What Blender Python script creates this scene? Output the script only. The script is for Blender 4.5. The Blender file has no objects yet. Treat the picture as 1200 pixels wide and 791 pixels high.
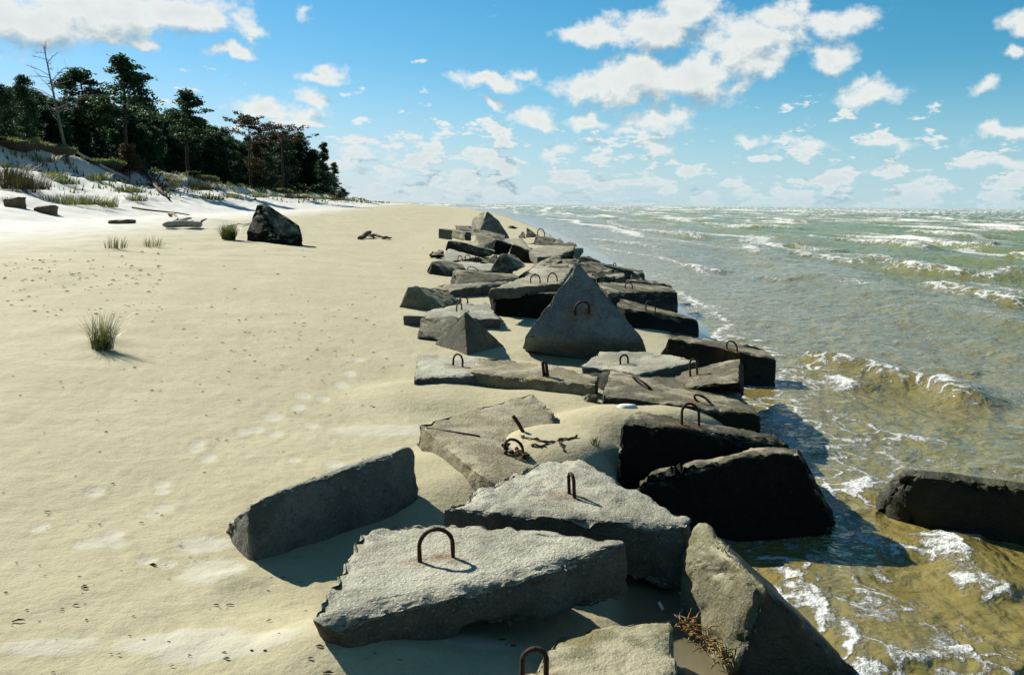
import bpy, bmesh, math, random
import numpy as np
from mathutils import Vector, Matrix, noise as mnoise
from mathutils.bvhtree import BVHTree
R = math.radians
sc = bpy.context.scene
col = sc.collection

# ------------------------------------------------------------------ camera
F = 1000.0            # focal length in photo pixels (photo 1200 x 791)
EYE = 1.95            # eye height above the sea
PITCH = math.atan(157.3 / F)
ROLL = R(0.66)
fw = Vector((0, math.cos(PITCH), -math.sin(PITCH)))
r0 = Vector((1, 0, 0)); u0 = Vector((0, math.sin(PITCH), math.cos(PITCH)))
rt = r0 * math.cos(ROLL) + u0 * math.sin(ROLL)
up = -r0 * math.sin(ROLL) + u0 * math.cos(ROLL)
CAM = Vector((0, 0, EYE))
cd = bpy.data.cameras.new('camera'); cam = bpy.data.objects.new('camera', cd); col.objects.link(cam)
m = Matrix.Identity(4)
for i in range(3):
    m[i][0] = rt[i]; m[i][1] = up[i]; m[i][2] = -fw[i]; m[i][3] = CAM[i]
cam.matrix_world = m
cd.sensor_width = 36; cd.lens = 36 * F / 1200; cd.clip_start = 0.05; cd.clip_end = 20000
sc.camera = cam

def ray(px, py):
    return fw + rt * ((px - 600) / F) + up * ((395.5 - py) / F)
def P(px, py, z):                      # point of the photo that lies at height z
    d = ray(px, py); t = (z - EYE) / d.z
    return CAM + d * t
def D(px, py, dep):                    # point of the photo at ground distance dep
    d = ray(px, py); return CAM + d * (dep / d.y)

# ------------------------------------------------------------------ light
SUN_AZ, SUN_EL = R(-48), R(34)         # azimuth from +Y, negative = left
sdir = Vector((math.sin(SUN_AZ) * math.cos(SUN_EL), math.cos(SUN_AZ) * math.cos(SUN_EL), math.sin(SUN_EL)))
sl = bpy.data.lights.new('sun', 'SUN'); sl.energy = 5.0; sl.angle = R(0.5); sl.color = (1, .94, .82)
so = bpy.data.objects.new('sun', sl); col.objects.link(so)
so.rotation_euler = sdir.to_track_quat('Z', 'Y').to_euler()
sc.view_settings.view_transform = 'Standard'; sc.view_settings.look = 'None'
EXPOSURE = 1.05
sc.view_settings.exposure = EXPOSURE; sc.view_settings.gamma = 1
sc.render.engine = 'CYCLES'
sc.cycles.max_bounces = 4; sc.cycles.diffuse_bounces = 2; sc.cycles.glossy_bounces = 2
sc.cycles.transparent_max_bounces = 4; sc.cycles.caustics_reflective = False

# ------------------------------------------------------------------ node helper
class N:
    def __init__(s, tree): s.t = tree; s.n = tree.nodes; s.l = tree.links
    def new(s, typ, **k):
        n = s.n.new(typ)
        for a, v in k.items(): setattr(n, a, v)
        return n
    def put(s, sock, v):
        if isinstance(v, bpy.types.NodeSocket): s.l.new(v, sock)
        elif v is not None: sock.default_value = v
    def math(s, op, a, b=None, c=None, clamp=False):
        n = s.new('ShaderNodeMath', operation=op, use_clamp=clamp)
        for i, v in enumerate((a, b, c)):
            if v is not None: s.put(n.inputs[i], v)
        return n.outputs[0]
    def vec(s, op, a, b=None):
        n = s.new('ShaderNodeVectorMath', operation=op)
        s.put(n.inputs[0], a)
        if b is not None: s.put(n.inputs[3 if op == 'SCALE' else 1], b)
        return n.outputs['Value'] if op in ('LENGTH', 'DOT_PRODUCT') else n.outputs[0]
    def xyz(s, x, y, z=0.0):
        n = s.new('ShaderNodeCombineXYZ'); s.put(n.inputs[0], x); s.put(n.inputs[1], y); s.put(n.inputs[2], z); return n.outputs[0]
    def noise(s, v, scale, detail=4, rough=.5, dist=0.0, dim='3D'):
        n = s.new('ShaderNodeTexNoise', noise_dimensions=dim)
        s.put(n.inputs['Vector'], v); n.inputs['Scale'].default_value = scale
        n.inputs['Detail'].default_value = detail; n.inputs['Roughness'].default_value = rough
        n.inputs['Distortion'].default_value = dist
        return n.outputs[0]
    def voro(s, v, scale, feat='F1', rnd=1.0):
        n = s.new('ShaderNodeTexVoronoi', feature=feat)
        s.put(n.inputs['Vector'], v); n.inputs['Scale'].default_value = scale; n.inputs['Randomness'].default_value = rnd
        return n.outputs[0]
    def ss(s, v, a, b, lo=0.0, hi=1.0):
        n = s.new('ShaderNodeMapRange', interpolation_type='SMOOTHSTEP')
        s.put(n.inputs[0], v)
        for i, q in enumerate((a, b, lo, hi)): s.put(n.inputs[i + 1], q)
        return n.outputs[0]
    def mix(s, f, a, b, blend='MIX'):
        n = s.new('ShaderNodeMix', data_type='RGBA', blend_type=blend)
        s.put(n.inputs[0], f); s.put(n.inputs[6], a if not isinstance(a, tuple) else (*a, 1)); s.put(n.inputs[7], b if not isinstance(b, tuple) else (*b, 1))
        return n.outputs[2]
    def bump(s, h, strength=.5, dist=.02, normal=None):
        n = s.new('ShaderNodeBump'); s.put(n.inputs['Strength'], strength); s.put(n.inputs['Distance'], dist); s.put(n.inputs['Height'], h)
        if normal is not None: s.put(n.inputs['Normal'], normal)
        return n.outputs[0]
    def attr(s, name):
        return s.new('ShaderNodeAttribute', attribute_name=name).outputs['Fac']
    def pos(s): return s.new('ShaderNodeNewGeometry').outputs['Position']

def mat(name):
    ma = bpy.data.materials.new(name); ma.use_nodes = True
    t = ma.node_tree; t.nodes.clear()
    k = N(t); out = k.new('ShaderNodeOutputMaterial'); b = k.new('ShaderNodeBsdfPrincipled')
    t.links.new(b.outputs[0], out.inputs[0])
    return ma, k, b

# ------------------------------------------------------------------ world: sky and clouds
w = bpy.data.worlds.new('World'); sc.world = w; w.use_nodes = True
w.node_tree.nodes.clear(); k = N(w.node_tree)
sky = k.new('ShaderNodeTexSky', sky_type='NISHITA', sun_disc=False)
sky.sun_elevation = SUN_EL; sky.sun_rotation = SUN_AZ; sky.altitude = 0; sky.air_density = 1.0; sky.dust_density = 0.1; sky.ozone_density = 3.0
SKYS = 0.05
tc = k.new('ShaderNodeTexCoord').outputs['Generated']
sep = k.new('ShaderNodeSeparateXYZ'); k.put(sep.inputs[0], tc); dx, dy, dz = sep.outputs
az = k.math('ARCTAN2', dx, dy); el = k.math('ARCSINE', dz)
def azel(px, py):
    d = ray(px, py).normalized(); return math.atan2(d.x, d.y), math.asin(d.z)
CL = [  # px, py, half width, half height, strength
 (700,40,48,18,1),(770,36,60,26,1),(810,12,40,22,1),(880,42,70,24,1),(915,16,45,18,.8),(985,28,46,16,.75),
 (690,105,50,20,1),(745,95,62,30,1.1),(815,92,60,28,1.1),(880,72,50,24,1),(975,68,28,20,.95),
 (1015,110,36,15,.9),(1008,98,14,9,.8),(572,96,50,10,.8),(607,84,16,7,.6),(578,118,18,6,.8),
 (625,140,34,13,.9),(690,142,30,9,.8),(770,140,50,20,.9),(745,155,30,8,.7),
 (655,178,34,9,.8),(880,163,26,8,.75),(930,168,22,7,.6),(945,172,36,8,.6),(1155,107,16,8,.7),(1195,28,16,14,.9),(1190,65,16,8,.8),
 (1178,158,30,10,.9),(1165,190,36,8,.7),(1040,170,26,7,.7),(775,170,26,7,.6),
 (20,25,110,34,1.1),(120,12,100,34,1.1),(90,42,60,14,.9),(210,8,60,26,1),(255,28,26,14,.8),(285,28,26,14,.75),(168,59,26,10,1),
 (272,59,32,10,.9),(355,18,12,8,.6),(383,80,20,12,.9),(375,93,24,8,.7),(375,118,22,11,.9),(310,124,44,12,1),(340,134,40,9,.8),
 (15,120,22,14,.5),(415,178,26,8,.7),(430,186,40,7,.6),(405,165,20,4,.5),(565,180,20,4,.5),
]
def cloudfield(az, el, full=True):
    p = k.xyz(az, el)
    w1 = k.new('ShaderNodeTexNoise', noise_dimensions='2D'); k.put(w1.inputs['Vector'], p); w1.inputs['Scale'].default_value = 22; w1.inputs['Detail'].default_value = 4
    off = k.vec('SCALE', k.vec('SUBTRACT', w1.outputs['Color'], (.5, .5, .5)), .034)
    q = k.vec('MULTIPLY', k.vec('ADD', p, off), (1, 1, 0))
    f = None
    for (px, py, hw, hh, s) in CL:
        a, e = azel(px, py)
        d = k.vec('LENGTH', k.vec('MULTIPLY', k.vec('SUBTRACT', q, (a, e, 0)), (F / hw / 1.06, F / hh / 1.04, 0)))
        v = k.math('MULTIPLY_ADD', d, -s, s)
        f = v if f is None else k.math('SMOOTH_MAX', f, v, .25)
    # free scattered clouds, denser toward the horizon, all round the sky
    n2 = k.noise(k.xyz(az, k.math('MULTIPLY', el, 2.6)), 24, 7, .62, 0, '2D')
    big = k.noise(k.xyz(az, k.math('MULTIPLY', el, 2.0), 0.0), 3.1, 2, .5, 0, '2D')
    n2 = k.math('MULTIPLY_ADD', k.math('SUBTRACT', big, .5), .35, n2)
    thr = k.ss(el, .0, .16, .43, .72)
    outer = k.ss(k.math('ABSOLUTE', az), .62, .85)
    thr = k.math('SUBTRACT', thr, k.math('MULTIPLY', k.ss(el, .12, .3), k.math('MULTIPLY', outer, .13)))
    g = k.math('MULTIPLY', k.math('SUBTRACT', n2, thr), 5.5)
    f = k.math('MAXIMUM', f, g)
    n1 = k.noise(k.vec('MULTIPLY', p, (1, 1.35, 1)), 30, 9, .62, 0, '2D')
    return k.math('MULTIPLY_ADD', k.math('SUBTRACT', n1, .5), 1.6, f), n2
c0, nn = cloudfield(az, el)
c1, _ = cloudfield(k.math('SUBTRACT', az, .006), k.math('ADD', el, .022))
dens = k.ss(c0, -.08, .62)
lit = k.math('MULTIPLY_ADD', k.math('SUBTRACT', c0, c1), 1.25, .90, clamp=True)
thick = k.ss(c0, .40, 1.15)
lit = k.math('SUBTRACT', lit, k.math('MULTIPLY', thick, .18), clamp=True)
ccol = k.mix(lit, (.34, .47, .54), (.93, .96, .93))
horiz = k.ss(el, 0.0, .10)
ccol = k.mix(k.math('MULTIPLY', k.math('SUBTRACT', 1.0, horiz), .35), ccol, (.45, .68, .80))
SG = 2 ** (-EXPOSURE)
sc3 = k.new('ShaderNodeSeparateXYZ'); k.put(sc3.inputs[0], k.vec('SCALE', sky.outputs[0], SKYS))
# slide film response: the red of a blue sky sinks faster than its green and blue
skyr = k.math('MULTIPLY', k.math('POWER', sc3.outputs[0], 1.85), 4.2 * SG)
skyc = k.xyz(skyr, k.math('MULTIPLY', sc3.outputs[1], 1.86 * SG), k.math('MULTIPLY', sc3.outputs[2], 2.10 * SG))
CG = 2 ** (-EXPOSURE) * 0.92
hz = k.math('MULTIPLY', k.ss(el, .16, -.02), .75)
skyc = k.mix(hz, skyc, tuple(q * SG for q in (.44, .70, .84)))
cc = k.vec('SCALE', ccol, CG)
fade = k.math('MULTIPLY', dens, k.ss(el, 0.0, .02, .5, .97))
final = k.mix(fade, skyc, cc)
bg = k.new('ShaderNodeBackground'); k.put(bg.inputs[0], final); bg.inputs[1].default_value = 1.0
wo = k.new('ShaderNodeOutputWorld'); k.l.new(bg.outputs[0], wo.inputs[0])
w.cycles.sampling_method = 'MANUAL'; w.cycles.sample_map_resolution = 512

# ------------------------------------------------------------------ numpy noise
_rng = np.random.RandomState(7)
_perm = _rng.permutation(1024); _ang = _rng.rand(1024) * 2 * np.pi
def pn(x, y):
    x = np.asarray(x, float); y = np.asarray(y, float)
    xi = np.floor(x).astype(np.int64); yi = np.floor(y).astype(np.int64); xf = x - xi; yf = y - yi
    u = xf * xf * xf * (xf * (xf * 6 - 15) + 10); v = yf * yf * yf * (yf * (yf * 6 - 15) + 10)
    def g(a, b, dx, dy):
        an = _ang[_perm[(_perm[a & 1023] + b) & 1023]]
        return np.cos(an) * dx + np.sin(an) * dy
    n00 = g(xi, yi, xf, yf); n10 = g(xi + 1, yi, xf - 1, yf); n01 = g(xi, yi + 1, xf, yf - 1); n11 = g(xi + 1, yi + 1, xf - 1, yf - 1)
    return (n00 * (1 - u) + n10 * u) * (1 - v) + (n01 * (1 - u) + n11 * u) * v * 1.0
def fbm(x, y, o=4, g=.5):
    s = 0; a = 1.0
    for i in range(o):
        s = s + a * pn(x + 17.3 * i, y - 9.1 * i); a *= g; x = x * 2.03; y = y * 2.03
    return s
def sst(v, a, b):
    t = np.clip((v - a) / (b - a), 0, 1); return t * t * (3 - 2 * t)

# ------------------------------------------------------------------ the lie of the land
_ys = [-400, -20, 0, 3, 4.9, 7, 9, 12.7, 15, 22, 32, 60, 110, 172, 300, 520, 700, 1000, 3000, 9000]
_xs = [-2, .4, .8, 1.05, 1.35, 2.0, 2.5, 3.0, 3.2, 3.6, 3.5, 3.0, .5, -4, -17, -50, -105, -330, -2600, -9000]
def shore(y):
    return np.interp(y, _ys, _xs) + .18 * pn(np.asarray(y) * .45, 3.3)
def crest_x(y): return np.interp(y, [-400, 0, 40, 62, 150, 250, 600, 1000], [-28, -29, -31, -33, -34, -44, -110, -380])
def crest_h(y): return np.interp(y, [-400, 40, 62, 82, 110, 165, 300, 600, 900], [5.6, 5.6, 5.2, 4.2, 3.4, 2.7, 2.3, 1.9, 1.6])
MOUNDS = []   # x, y, sx, sy, amp
def mound(px, py, z, sx, sy, amp):
    p = P(px, py, z); MOUNDS.append((p.x, p.y, sx, sy, amp))
def gz(x, y):
    x = np.asarray(x, float); y = np.asarray(y, float)
    s = x - shore(y); i = np.maximum(-s, 0); o = np.maximum(s, 0)
    fl = 3.4 + 4.4 * sst(y, 12, 30)
    z = .24 * (1 - np.exp(-i / .9)) + .026 * np.minimum(i, fl) + .075 * np.clip(i - fl, 0, 8) + .012 * np.clip(i - fl - 8, 0, 40) - .09 * np.minimum(o, 25)
    cx = crest_x(y); ch = crest_h(y) + .5 * pn(y * .07, 5.5) + .25 * pn(y * .23, 8.5)
    foot = cx + 13.5 + 1.6 * pn(y * .06, 1.1)
    t = np.clip((foot - x) / (foot - cx), 0, 1)
    prof = .66 * t ** 1.15 + .34 * sst(t, .85, .99)
    far = np.clip(z, None, 1.5)
    z = np.where(x < foot, far + (ch - far) * prof, z)
    rough = sst(-x, 2, 12)
    z = z + rough * (.10 * fbm(x * .35, y * .35, 3) + .04 * pn(x * 1.5, y * 1.5)) + .012 * fbm(x * 1.3, y * 1.3, 3) * sst(i, 0, 1)
    z = z + sst(i, .3, 1.2) * (.006 * fbm(x * 4.1 + 3, y * 4.1, 3) + .004 * pn(x * 11, y * 11))
    du = sst(t, .05, .4)
    z = z + du * (.35 * fbm(x * .3, y * .3, 4) + .08 * pn(x * 2, y * 2))
    for (mx, my, sx, sy, a) in MOUNDS:
        z = z + a * np.exp(-(((x - mx) / sx) ** 2 + ((y - my) / sy) ** 2))
    for (mx, my, sx, sy, tg) in LEVELS:      # wind-packed drifts that fill hollows to one height
        wv_ = np.exp(-((((x - mx) / sx) ** 2 + ((y - my) / sy) ** 2) ** 2))
        z = z + (tg + .012 * pn(x * 3, y * 3) - z) * wv_
    return z
LEVELS = []
def level(px, py, z, sx, sy):
    p = P(px, py, z); LEVELS.append((p.x, p.y, sx, sy, z))
def gh(x, y): return float(gz(x, y))
def G(px, py):                          # photo pixel -> point on the sand
    d = ray(px, py); t = 1.0; last = 1.0
    while t < 900:
        p = CAM + d * t
        if p.z < gh(p.x, p.y): break
        last = t; t *= 1.02
    a, b = last, t
    for _ in range(18):
        mm = (a + b) / 2; p = CAM + d * mm
        if p.z < gh(p.x, p.y): b = mm
        else: a = mm
    return CAM + d * b

# sand drifts and scours round the blocks
level(500, 455, .375, .60, .50); level(640, 464, .345, .90, .45); level(505, 548, .345, .42, .50)
level(757, 476, .44, .75, .42); level(655, 506, .458, .48, .52)
mound(690, 432, .45, .5, .4, .08); mound(640, 780, .36, .30, .30, .06)
mound(450, 745, .36, .60, .30, .09); mound(400, 745, .36, .3, .3, .04); mound(735, 715, .3, .28, .20, -.07)
mound(268, 655, .38, .14, .10, .03); mound(119, 411, .47, .26, .22, .06); mound(225, 262, .95, 2.2, 1.4, .12)
mound(330, 282, .9, 1.2, .5, .05); mound(690, 418, .3, .8, .25, -.05)

# ------------------------------------------------------------------ tags and mesh helpers
def tag(o, label=None, cat=None, group=None, kind=None):
    if label: o['label'] = label
    if cat: o['category'] = cat
    if group: o['group'] = group
    if kind: o['kind'] = kind
    return o
def empty(name, loc):
    o = bpy.data.objects.new(name, None); o.location = loc; o.empty_display_size = .1; col.objects.link(o); return o
def mesh_obj(name, verts, faces, ma, parent=None, origin=None, smooth=True):
    me = bpy.data.meshes.new(name)
    v = np.asarray(verts, dtype=np.float32).reshape(-1, 3)
    if origin is None: origin = Vector((0, 0, 0)) if parent is not None else Vector((float(v[:, 0].mean()), float(v[:, 1].mean()), float(v[:, 2].min())))
    if parent is None: v = v - np.array(origin, dtype=np.float32)
    else:
        v = v - np.array(parent.location, dtype=np.float32)
    if isinstance(faces, np.ndarray):
        nf, n = faces.shape
        me.vertices.add(len(v)); me.vertices.foreach_set('co', v.ravel())
        me.loops.add(nf * n); me.loops.foreach_set('vertex_index', faces.ravel().astype(np.int32))
        me.polygons.add(nf); me.polygons.foreach_set('loop_start', (np.arange(nf) * n).astype(np.int32))
        me.update(calc_edges=True)
    else:
        me.from_pydata([tuple(q) for q in v.tolist()], [], faces); me.update()
    if smooth: me.polygons.foreach_set('use_smooth', [True] * len(me.polygons))
    me.materials.append(ma)
    o = bpy.data.objects.new(name, me); col.objects.link(o)
    if parent is not None: o.parent = parent
    else: o.location = origin
    return o
def tube(pts, rad, seg=8, closed_ends=True):
    """verts, faces of a tube along pts; rad a number or one per point"""
    n = len(pts); rads = [rad] * n if not hasattr(rad, '__len__') else rad
    V = []; Fc = []; prev = None
    for i in range(n):
        t = (pts[min(i + 1, n - 1)] - pts[max(i - 1, 0)])
        t = t.normalized() if t.length > 1e-9 else Vector((0, 0, 1))
        if prev is None: a = t.orthogonal().normalized()
        else:
            a = prev - t * prev.dot(t); a = a.normalized() if a.length > 1e-6 else t.orthogonal().normalized()
        prev = a; b = t.cross(a)
        for j in range(seg):
            th = 2 * math.pi * j / seg; V.append(pts[i] + (a * math.cos(th) + b * math.sin(th)) * rads[i])
    for i in range(n - 1):
        for j in range(seg):
            j2 = (j + 1) % seg; Fc.append((i * seg + j, i * seg + j2, (i + 1) * seg + j2, (i + 1) * seg + j))
    if closed_ends: Fc.append(tuple(range(seg))[::-1]); Fc.append(tuple(range((n - 1) * seg, n * seg)))
    return V, Fc
class MB:
    def __init__(s): s.v = []; s.f = []
    def add(s, vf):
        b = len(s.v); s.v.extend(vf[0]); s.f.extend(tuple(b + i for i in q) for q in vf[1])
    def build(s, name, ma, parent=None, **kw): return mesh_obj(name, [tuple(q) for q in s.v], s.f, ma, parent, **kw)

# ------------------------------------------------------------------ materials
def sand_material():
    ma, k, b = mat('sand')
    p = k.pos(); sp = k.new('ShaderNodeSeparateXYZ'); k.put(sp.inputs[0], p)
    n1 = k.noise(p, 1.1, 5, .6); n2 = k.noise(p, 260, 3, .7); n3 = k.noise(p, 16, 5, .6)
    c = k.mix(k.ss(n1, .3, .7), (.42, .38, .225), (.49, .452, .285))
    c = k.mix(k.ss(n3, .35, .75, 0, .45), c, (.36, .31, .185))
    c = k.mix(k.ss(n2, .50, .70, 0, .7), c, (.22, .175, .10))
    c = k.mix(k.ss(k.noise(p, 95, 3, .7), .60, .72, 0, .5), c, (.24, .19, .11))
    c = k.mix(k.ss(k.noise(p, 330, 2, .5), .62, .72, 0, .5), c, (.75, .70, .56))
    dry = k.attr('dry')
    c = k.mix(dry, c, k.mix(k.ss(n3, .3, .7), (.57, .57, .53), (.68, .68, .64)))
    pale = k.attr('pale')
    c = k.mix(k.math('MULTIPLY', k.ss(k.math('ADD', pale, k.math('MULTIPLY', k.math('SUBTRACT', n3, .5), .8)), .35, .6), .7), c, (.53, .51, .41))
    wetn = k.math('ADD', k.attr('wet'), k.math('MULTIPLY', k.math('SUBTRACT', n1, .5), .25))
    wet = k.ss(wetn, .35, .65)
    c = k.mix(k.math('MULTIPLY', wet, .72), c, (.10, .082, .05))
    gr = k.attr('turf')
    gc = k.mix(k.noise(p, 1.3, 4, .6), (.030, .050, .010), (.17, .19, .045))
    c = k.mix(gr, c, gc)
    k.put(b.inputs['Base Color'], c)
    k.put(b.inputs['Roughness'], k.math('MULTIPLY_ADD', wet, -.80, .92))
    b.inputs['Specular IOR Level'].default_value = .35
    h = k.math('ADD', k.math('MULTIPLY', n2, .14), k.math('ADD', k.math('MULTIPLY', n3, .9), k.math('MULTIPLY', k.noise(p, 60, 3, .6), .30)))
    wv = k.noise(k.vec('MULTIPLY', p, (9, 22, 9)), 1.0, 3, .5)
    h = k.math('ADD', h, k.math('MULTIPLY', wv, .25))
    k.put(b.inputs['Normal'], k.bump(h, k.math('MULTIPLY_ADD', wet, -.5, .55), .018))
    return ma
def concrete_material(name, base, dark, light, side, scale=1.0, pit=.5, moss=None, rough=.85, spec=.3, wet_shade_on=True, sandy=.7, bd=.013):
    ma, k, b = mat(name)
    p = k.pos(); sp = k.new('ShaderNodeSeparateXYZ'); k.put(sp.inputs[0], p)
    n1 = k.noise(p, 2.2, 6, .65); n2 = k.noise(p, 14, 6, .7); v = k.voro(p, 42 * scale); v2 = k.voro(p, 95 * scale)
    n4 = k.noise(p, 55, 4, .6)
    c = k.mix(k.ss(n1, .38, .62), base, tuple(.62 * q for q in base))
    c = k.mix(k.ss(n2, .48, .72, 0, .65), c, dark)
    c = k.mix(k.math('MULTIPLY', k.ss(v, .14, .40, 1, 0), k.ss(n4, .4, .6)), c, light)
    c = k.mix(k.ss(n4, .56, .70, 0, pit), c, dark)
    st = k.noise(k.vec('ADD', p, (3.1, 7.7, 1.3)), 1.4, 7, .72)
    c = k.mix(k.ss(st, .50, .64, 0, .55), c, dark)
    if moss: c = k.mix(k.math('MULTIPLY', k.ss(k.noise(p, 5, 5, .7), .48, .66), .8), c, moss)
    # shade is painted into the flanks by darkening; upward faces carry blown sand
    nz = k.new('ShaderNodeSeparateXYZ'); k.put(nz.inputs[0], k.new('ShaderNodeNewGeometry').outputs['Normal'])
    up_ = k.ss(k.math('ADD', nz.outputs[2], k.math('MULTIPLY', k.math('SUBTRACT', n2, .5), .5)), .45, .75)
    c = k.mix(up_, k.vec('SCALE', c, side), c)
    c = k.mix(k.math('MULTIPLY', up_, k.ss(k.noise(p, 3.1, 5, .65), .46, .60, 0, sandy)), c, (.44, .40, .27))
    if wet_shade_on:
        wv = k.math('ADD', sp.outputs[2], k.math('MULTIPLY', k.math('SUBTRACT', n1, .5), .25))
        ws_ = k.attr('wet_shade'); wl = k.math('MAXIMUM', k.math('MULTIPLY', k.ss(wv, .34, .12), k.math('MINIMUM', ws_, 1.0)), k.ss(ws_, 1.5, 3.5))  # wet near the waterline; highest values paint shade over the tilted slab
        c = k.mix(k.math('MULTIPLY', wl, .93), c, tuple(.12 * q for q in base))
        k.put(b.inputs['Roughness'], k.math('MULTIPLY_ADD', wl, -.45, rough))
    else: b.inputs['Roughness'].default_value = rough
    # rust stain where a loop is cast in
    c = k.mix(k.math('MULTIPLY', k.attr('rust'), k.ss(n2, .3, .6)), c, (.20, .105, .035))
    k.put(b.inputs['Base Color'], c); b.inputs['Specular IOR Level'].default_value = spec
    n5 = k.noise(p, 120, 3, .65)
    h = k.math('ADD', k.math('MULTIPLY', n2, 1.1), k.math('ADD', k.math('MULTIPLY', v, .28), k.math('ADD', k.math('MULTIPLY', n5, .55), k.math('MULTIPLY', n4, .8))))
    c = c
    k.put(b.inputs['Normal'], k.bump(h, .8, bd))
    return ma
M = {}
M['sand'] = sand_material()
M['pale'] = concrete_material('pale_concrete', (.47, .46, .355), (.12, .11, .075), (.76, .75, .64), .32, 1.7, .8, wet_shade_on=False, sandy=.25)
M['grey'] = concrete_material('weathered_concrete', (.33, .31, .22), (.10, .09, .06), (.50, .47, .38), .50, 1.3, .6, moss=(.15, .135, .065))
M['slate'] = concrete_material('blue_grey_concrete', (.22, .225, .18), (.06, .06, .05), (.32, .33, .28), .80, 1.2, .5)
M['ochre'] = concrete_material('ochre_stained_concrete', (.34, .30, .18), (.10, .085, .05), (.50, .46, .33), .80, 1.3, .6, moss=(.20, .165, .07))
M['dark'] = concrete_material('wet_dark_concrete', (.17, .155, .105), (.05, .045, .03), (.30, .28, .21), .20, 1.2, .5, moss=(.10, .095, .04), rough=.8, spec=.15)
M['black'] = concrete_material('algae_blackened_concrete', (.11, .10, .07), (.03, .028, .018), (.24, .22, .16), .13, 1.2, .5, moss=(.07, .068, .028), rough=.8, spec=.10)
ma_, k_, b_ = mat('turf_and_soil')
nz_ = k_.new('ShaderNodeSeparateXYZ'); k_.put(nz_.inputs[0], k_.new('ShaderNodeNewGeometry').outputs['Normal'])
n_ = k_.noise(k_.pos(), 3, 5, .6)
k_.put(b_.inputs['Base Color'], k_.mix(k_.ss(k_.math('ADD', nz_.outputs[2], k_.math('SUBTRACT', n_, .5)), .3, .6), (.06, .048, .032), k_.mix(n_, (.05, .085, .014), (.19, .22, .045))))
b_.inputs['Roughness'].default_value = .95; M['turf'] = ma_
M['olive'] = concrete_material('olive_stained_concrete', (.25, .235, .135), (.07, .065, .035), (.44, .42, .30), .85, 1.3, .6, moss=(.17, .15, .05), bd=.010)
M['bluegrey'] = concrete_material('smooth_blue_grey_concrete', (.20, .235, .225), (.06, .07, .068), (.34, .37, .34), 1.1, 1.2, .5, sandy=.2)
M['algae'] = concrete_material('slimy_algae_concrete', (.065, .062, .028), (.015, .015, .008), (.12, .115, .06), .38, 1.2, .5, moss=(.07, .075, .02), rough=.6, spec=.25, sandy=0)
def simple(name, c1, c2, scale=8, rough=.8, spec=.3, bump=.3, stretch=(1, 1, 1)):
    ma, k, b = mat(name)
    p = k.vec('MULTIPLY', k.new('ShaderNodeTexCoord').outputs['Object'], stretch)
    n = k.noise(p, scale, 5, .65)
    k.put(b.inputs['Base Color'], k.mix(k.ss(n, .32, .68), c1, c2)); b.inputs['Roughness'].default_value = rough
    b.inputs['Specular IOR Level'].default_value = spec
    if bump: k.put(b.inputs['Normal'], k.bump(n, bump, .01))
    return ma
M['rust'] = simple('rusted_iron', (.022, .012, .008), (.085, .034, .016), 60, .85, .3, .8)
M['wood'] = simple('bleached_driftwood', (.34, .29, .21), (.55, .51, .43), 3, .85, .2, .5, (1, 1, 6))
M['brownwood'] = simple('brown_driftwood', (.10, .065, .035), (.24, .17, .10), 5, .85, .2, .5, (1, 1, 4))
M['bark'] = simple('pine_bark', (.035, .028, .022), (.10, .072, .050), 3, .9, .2, .6, (1, 1, .3))
M['deadbark'] = simple('grey_dead_bark', (.13, .12, .10), (.27, .25, .22), 3, .9, .2, .5, (1, 1, .3))
M['shell'] = simple('white_shell', (.7, .68, .62), (.82, .80, .76), 20, .5, .4, .1)
M['debris'] = simple('beach_litter', (.05, .03, .018), (.16, .10, .055), 40, .9, .1, 0)
M['weed'] = simple('dried_seaweed', (.16, .075, .012), (.38, .21, .04), 30, .6, .4, .3)
def leafy(name, c1, c2, scale=.9, rough=.65, trans=.28):
    ma, k, b = mat(name)
    p = k.pos(); n = k.noise(p, scale, 4, .6)
    g = k.new('ShaderNodeNewGeometry').outputs['Random Per Island']
    c = k.mix(k.math('MULTIPLY_ADD', g, .5, k.math('MULTIPLY', n, .6)), c1, c2)
    k.put(b.inputs['Base Color'], c); b.inputs['Roughness'].default_value = rough; b.inputs['Specular IOR Level'].default_value = .2
    if trans:
        t = k.new('ShaderNodeBsdfTranslucent'); k.put(t.inputs[0], k.vec('SCALE', c, 1.6)); mx = k.new('ShaderNodeMixShader'); mx.inputs[0].default_value = trans
        k.l.new(b.outputs[0], mx.inputs[1]); k.l.new(t.outputs[0], mx.inputs[2])
        k.l.new(mx.outputs[0], [q for q in k.n if q.type == 'OUTPUT_MATERIAL'][0].inputs[0])
    return ma
M['pine'] = leafy('pine_needles', (.014, .042, .018), (.060, .120, .042))
M['pinedark'] = leafy('dark_needles', (.010, .030, .015), (.035, .078, .032))
M['brownpine'] = leafy('rusty_needles', (.022, .030, .013), (.105, .065, .030), trans=.2)
M['grass'] = leafy('marram_grass', (.045, .065, .016), (.17, .20, .06), 3, .5, .3)
M['drygrass'] = leafy('straw_marram', (.09, .11, .030), (.28, .28, .09), 3, .5, .3)
M['darkgrass'] = leafy('dark_dune_heather', (.025, .030, .010), (.085, .075, .028), 3, .6, .2)

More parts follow.
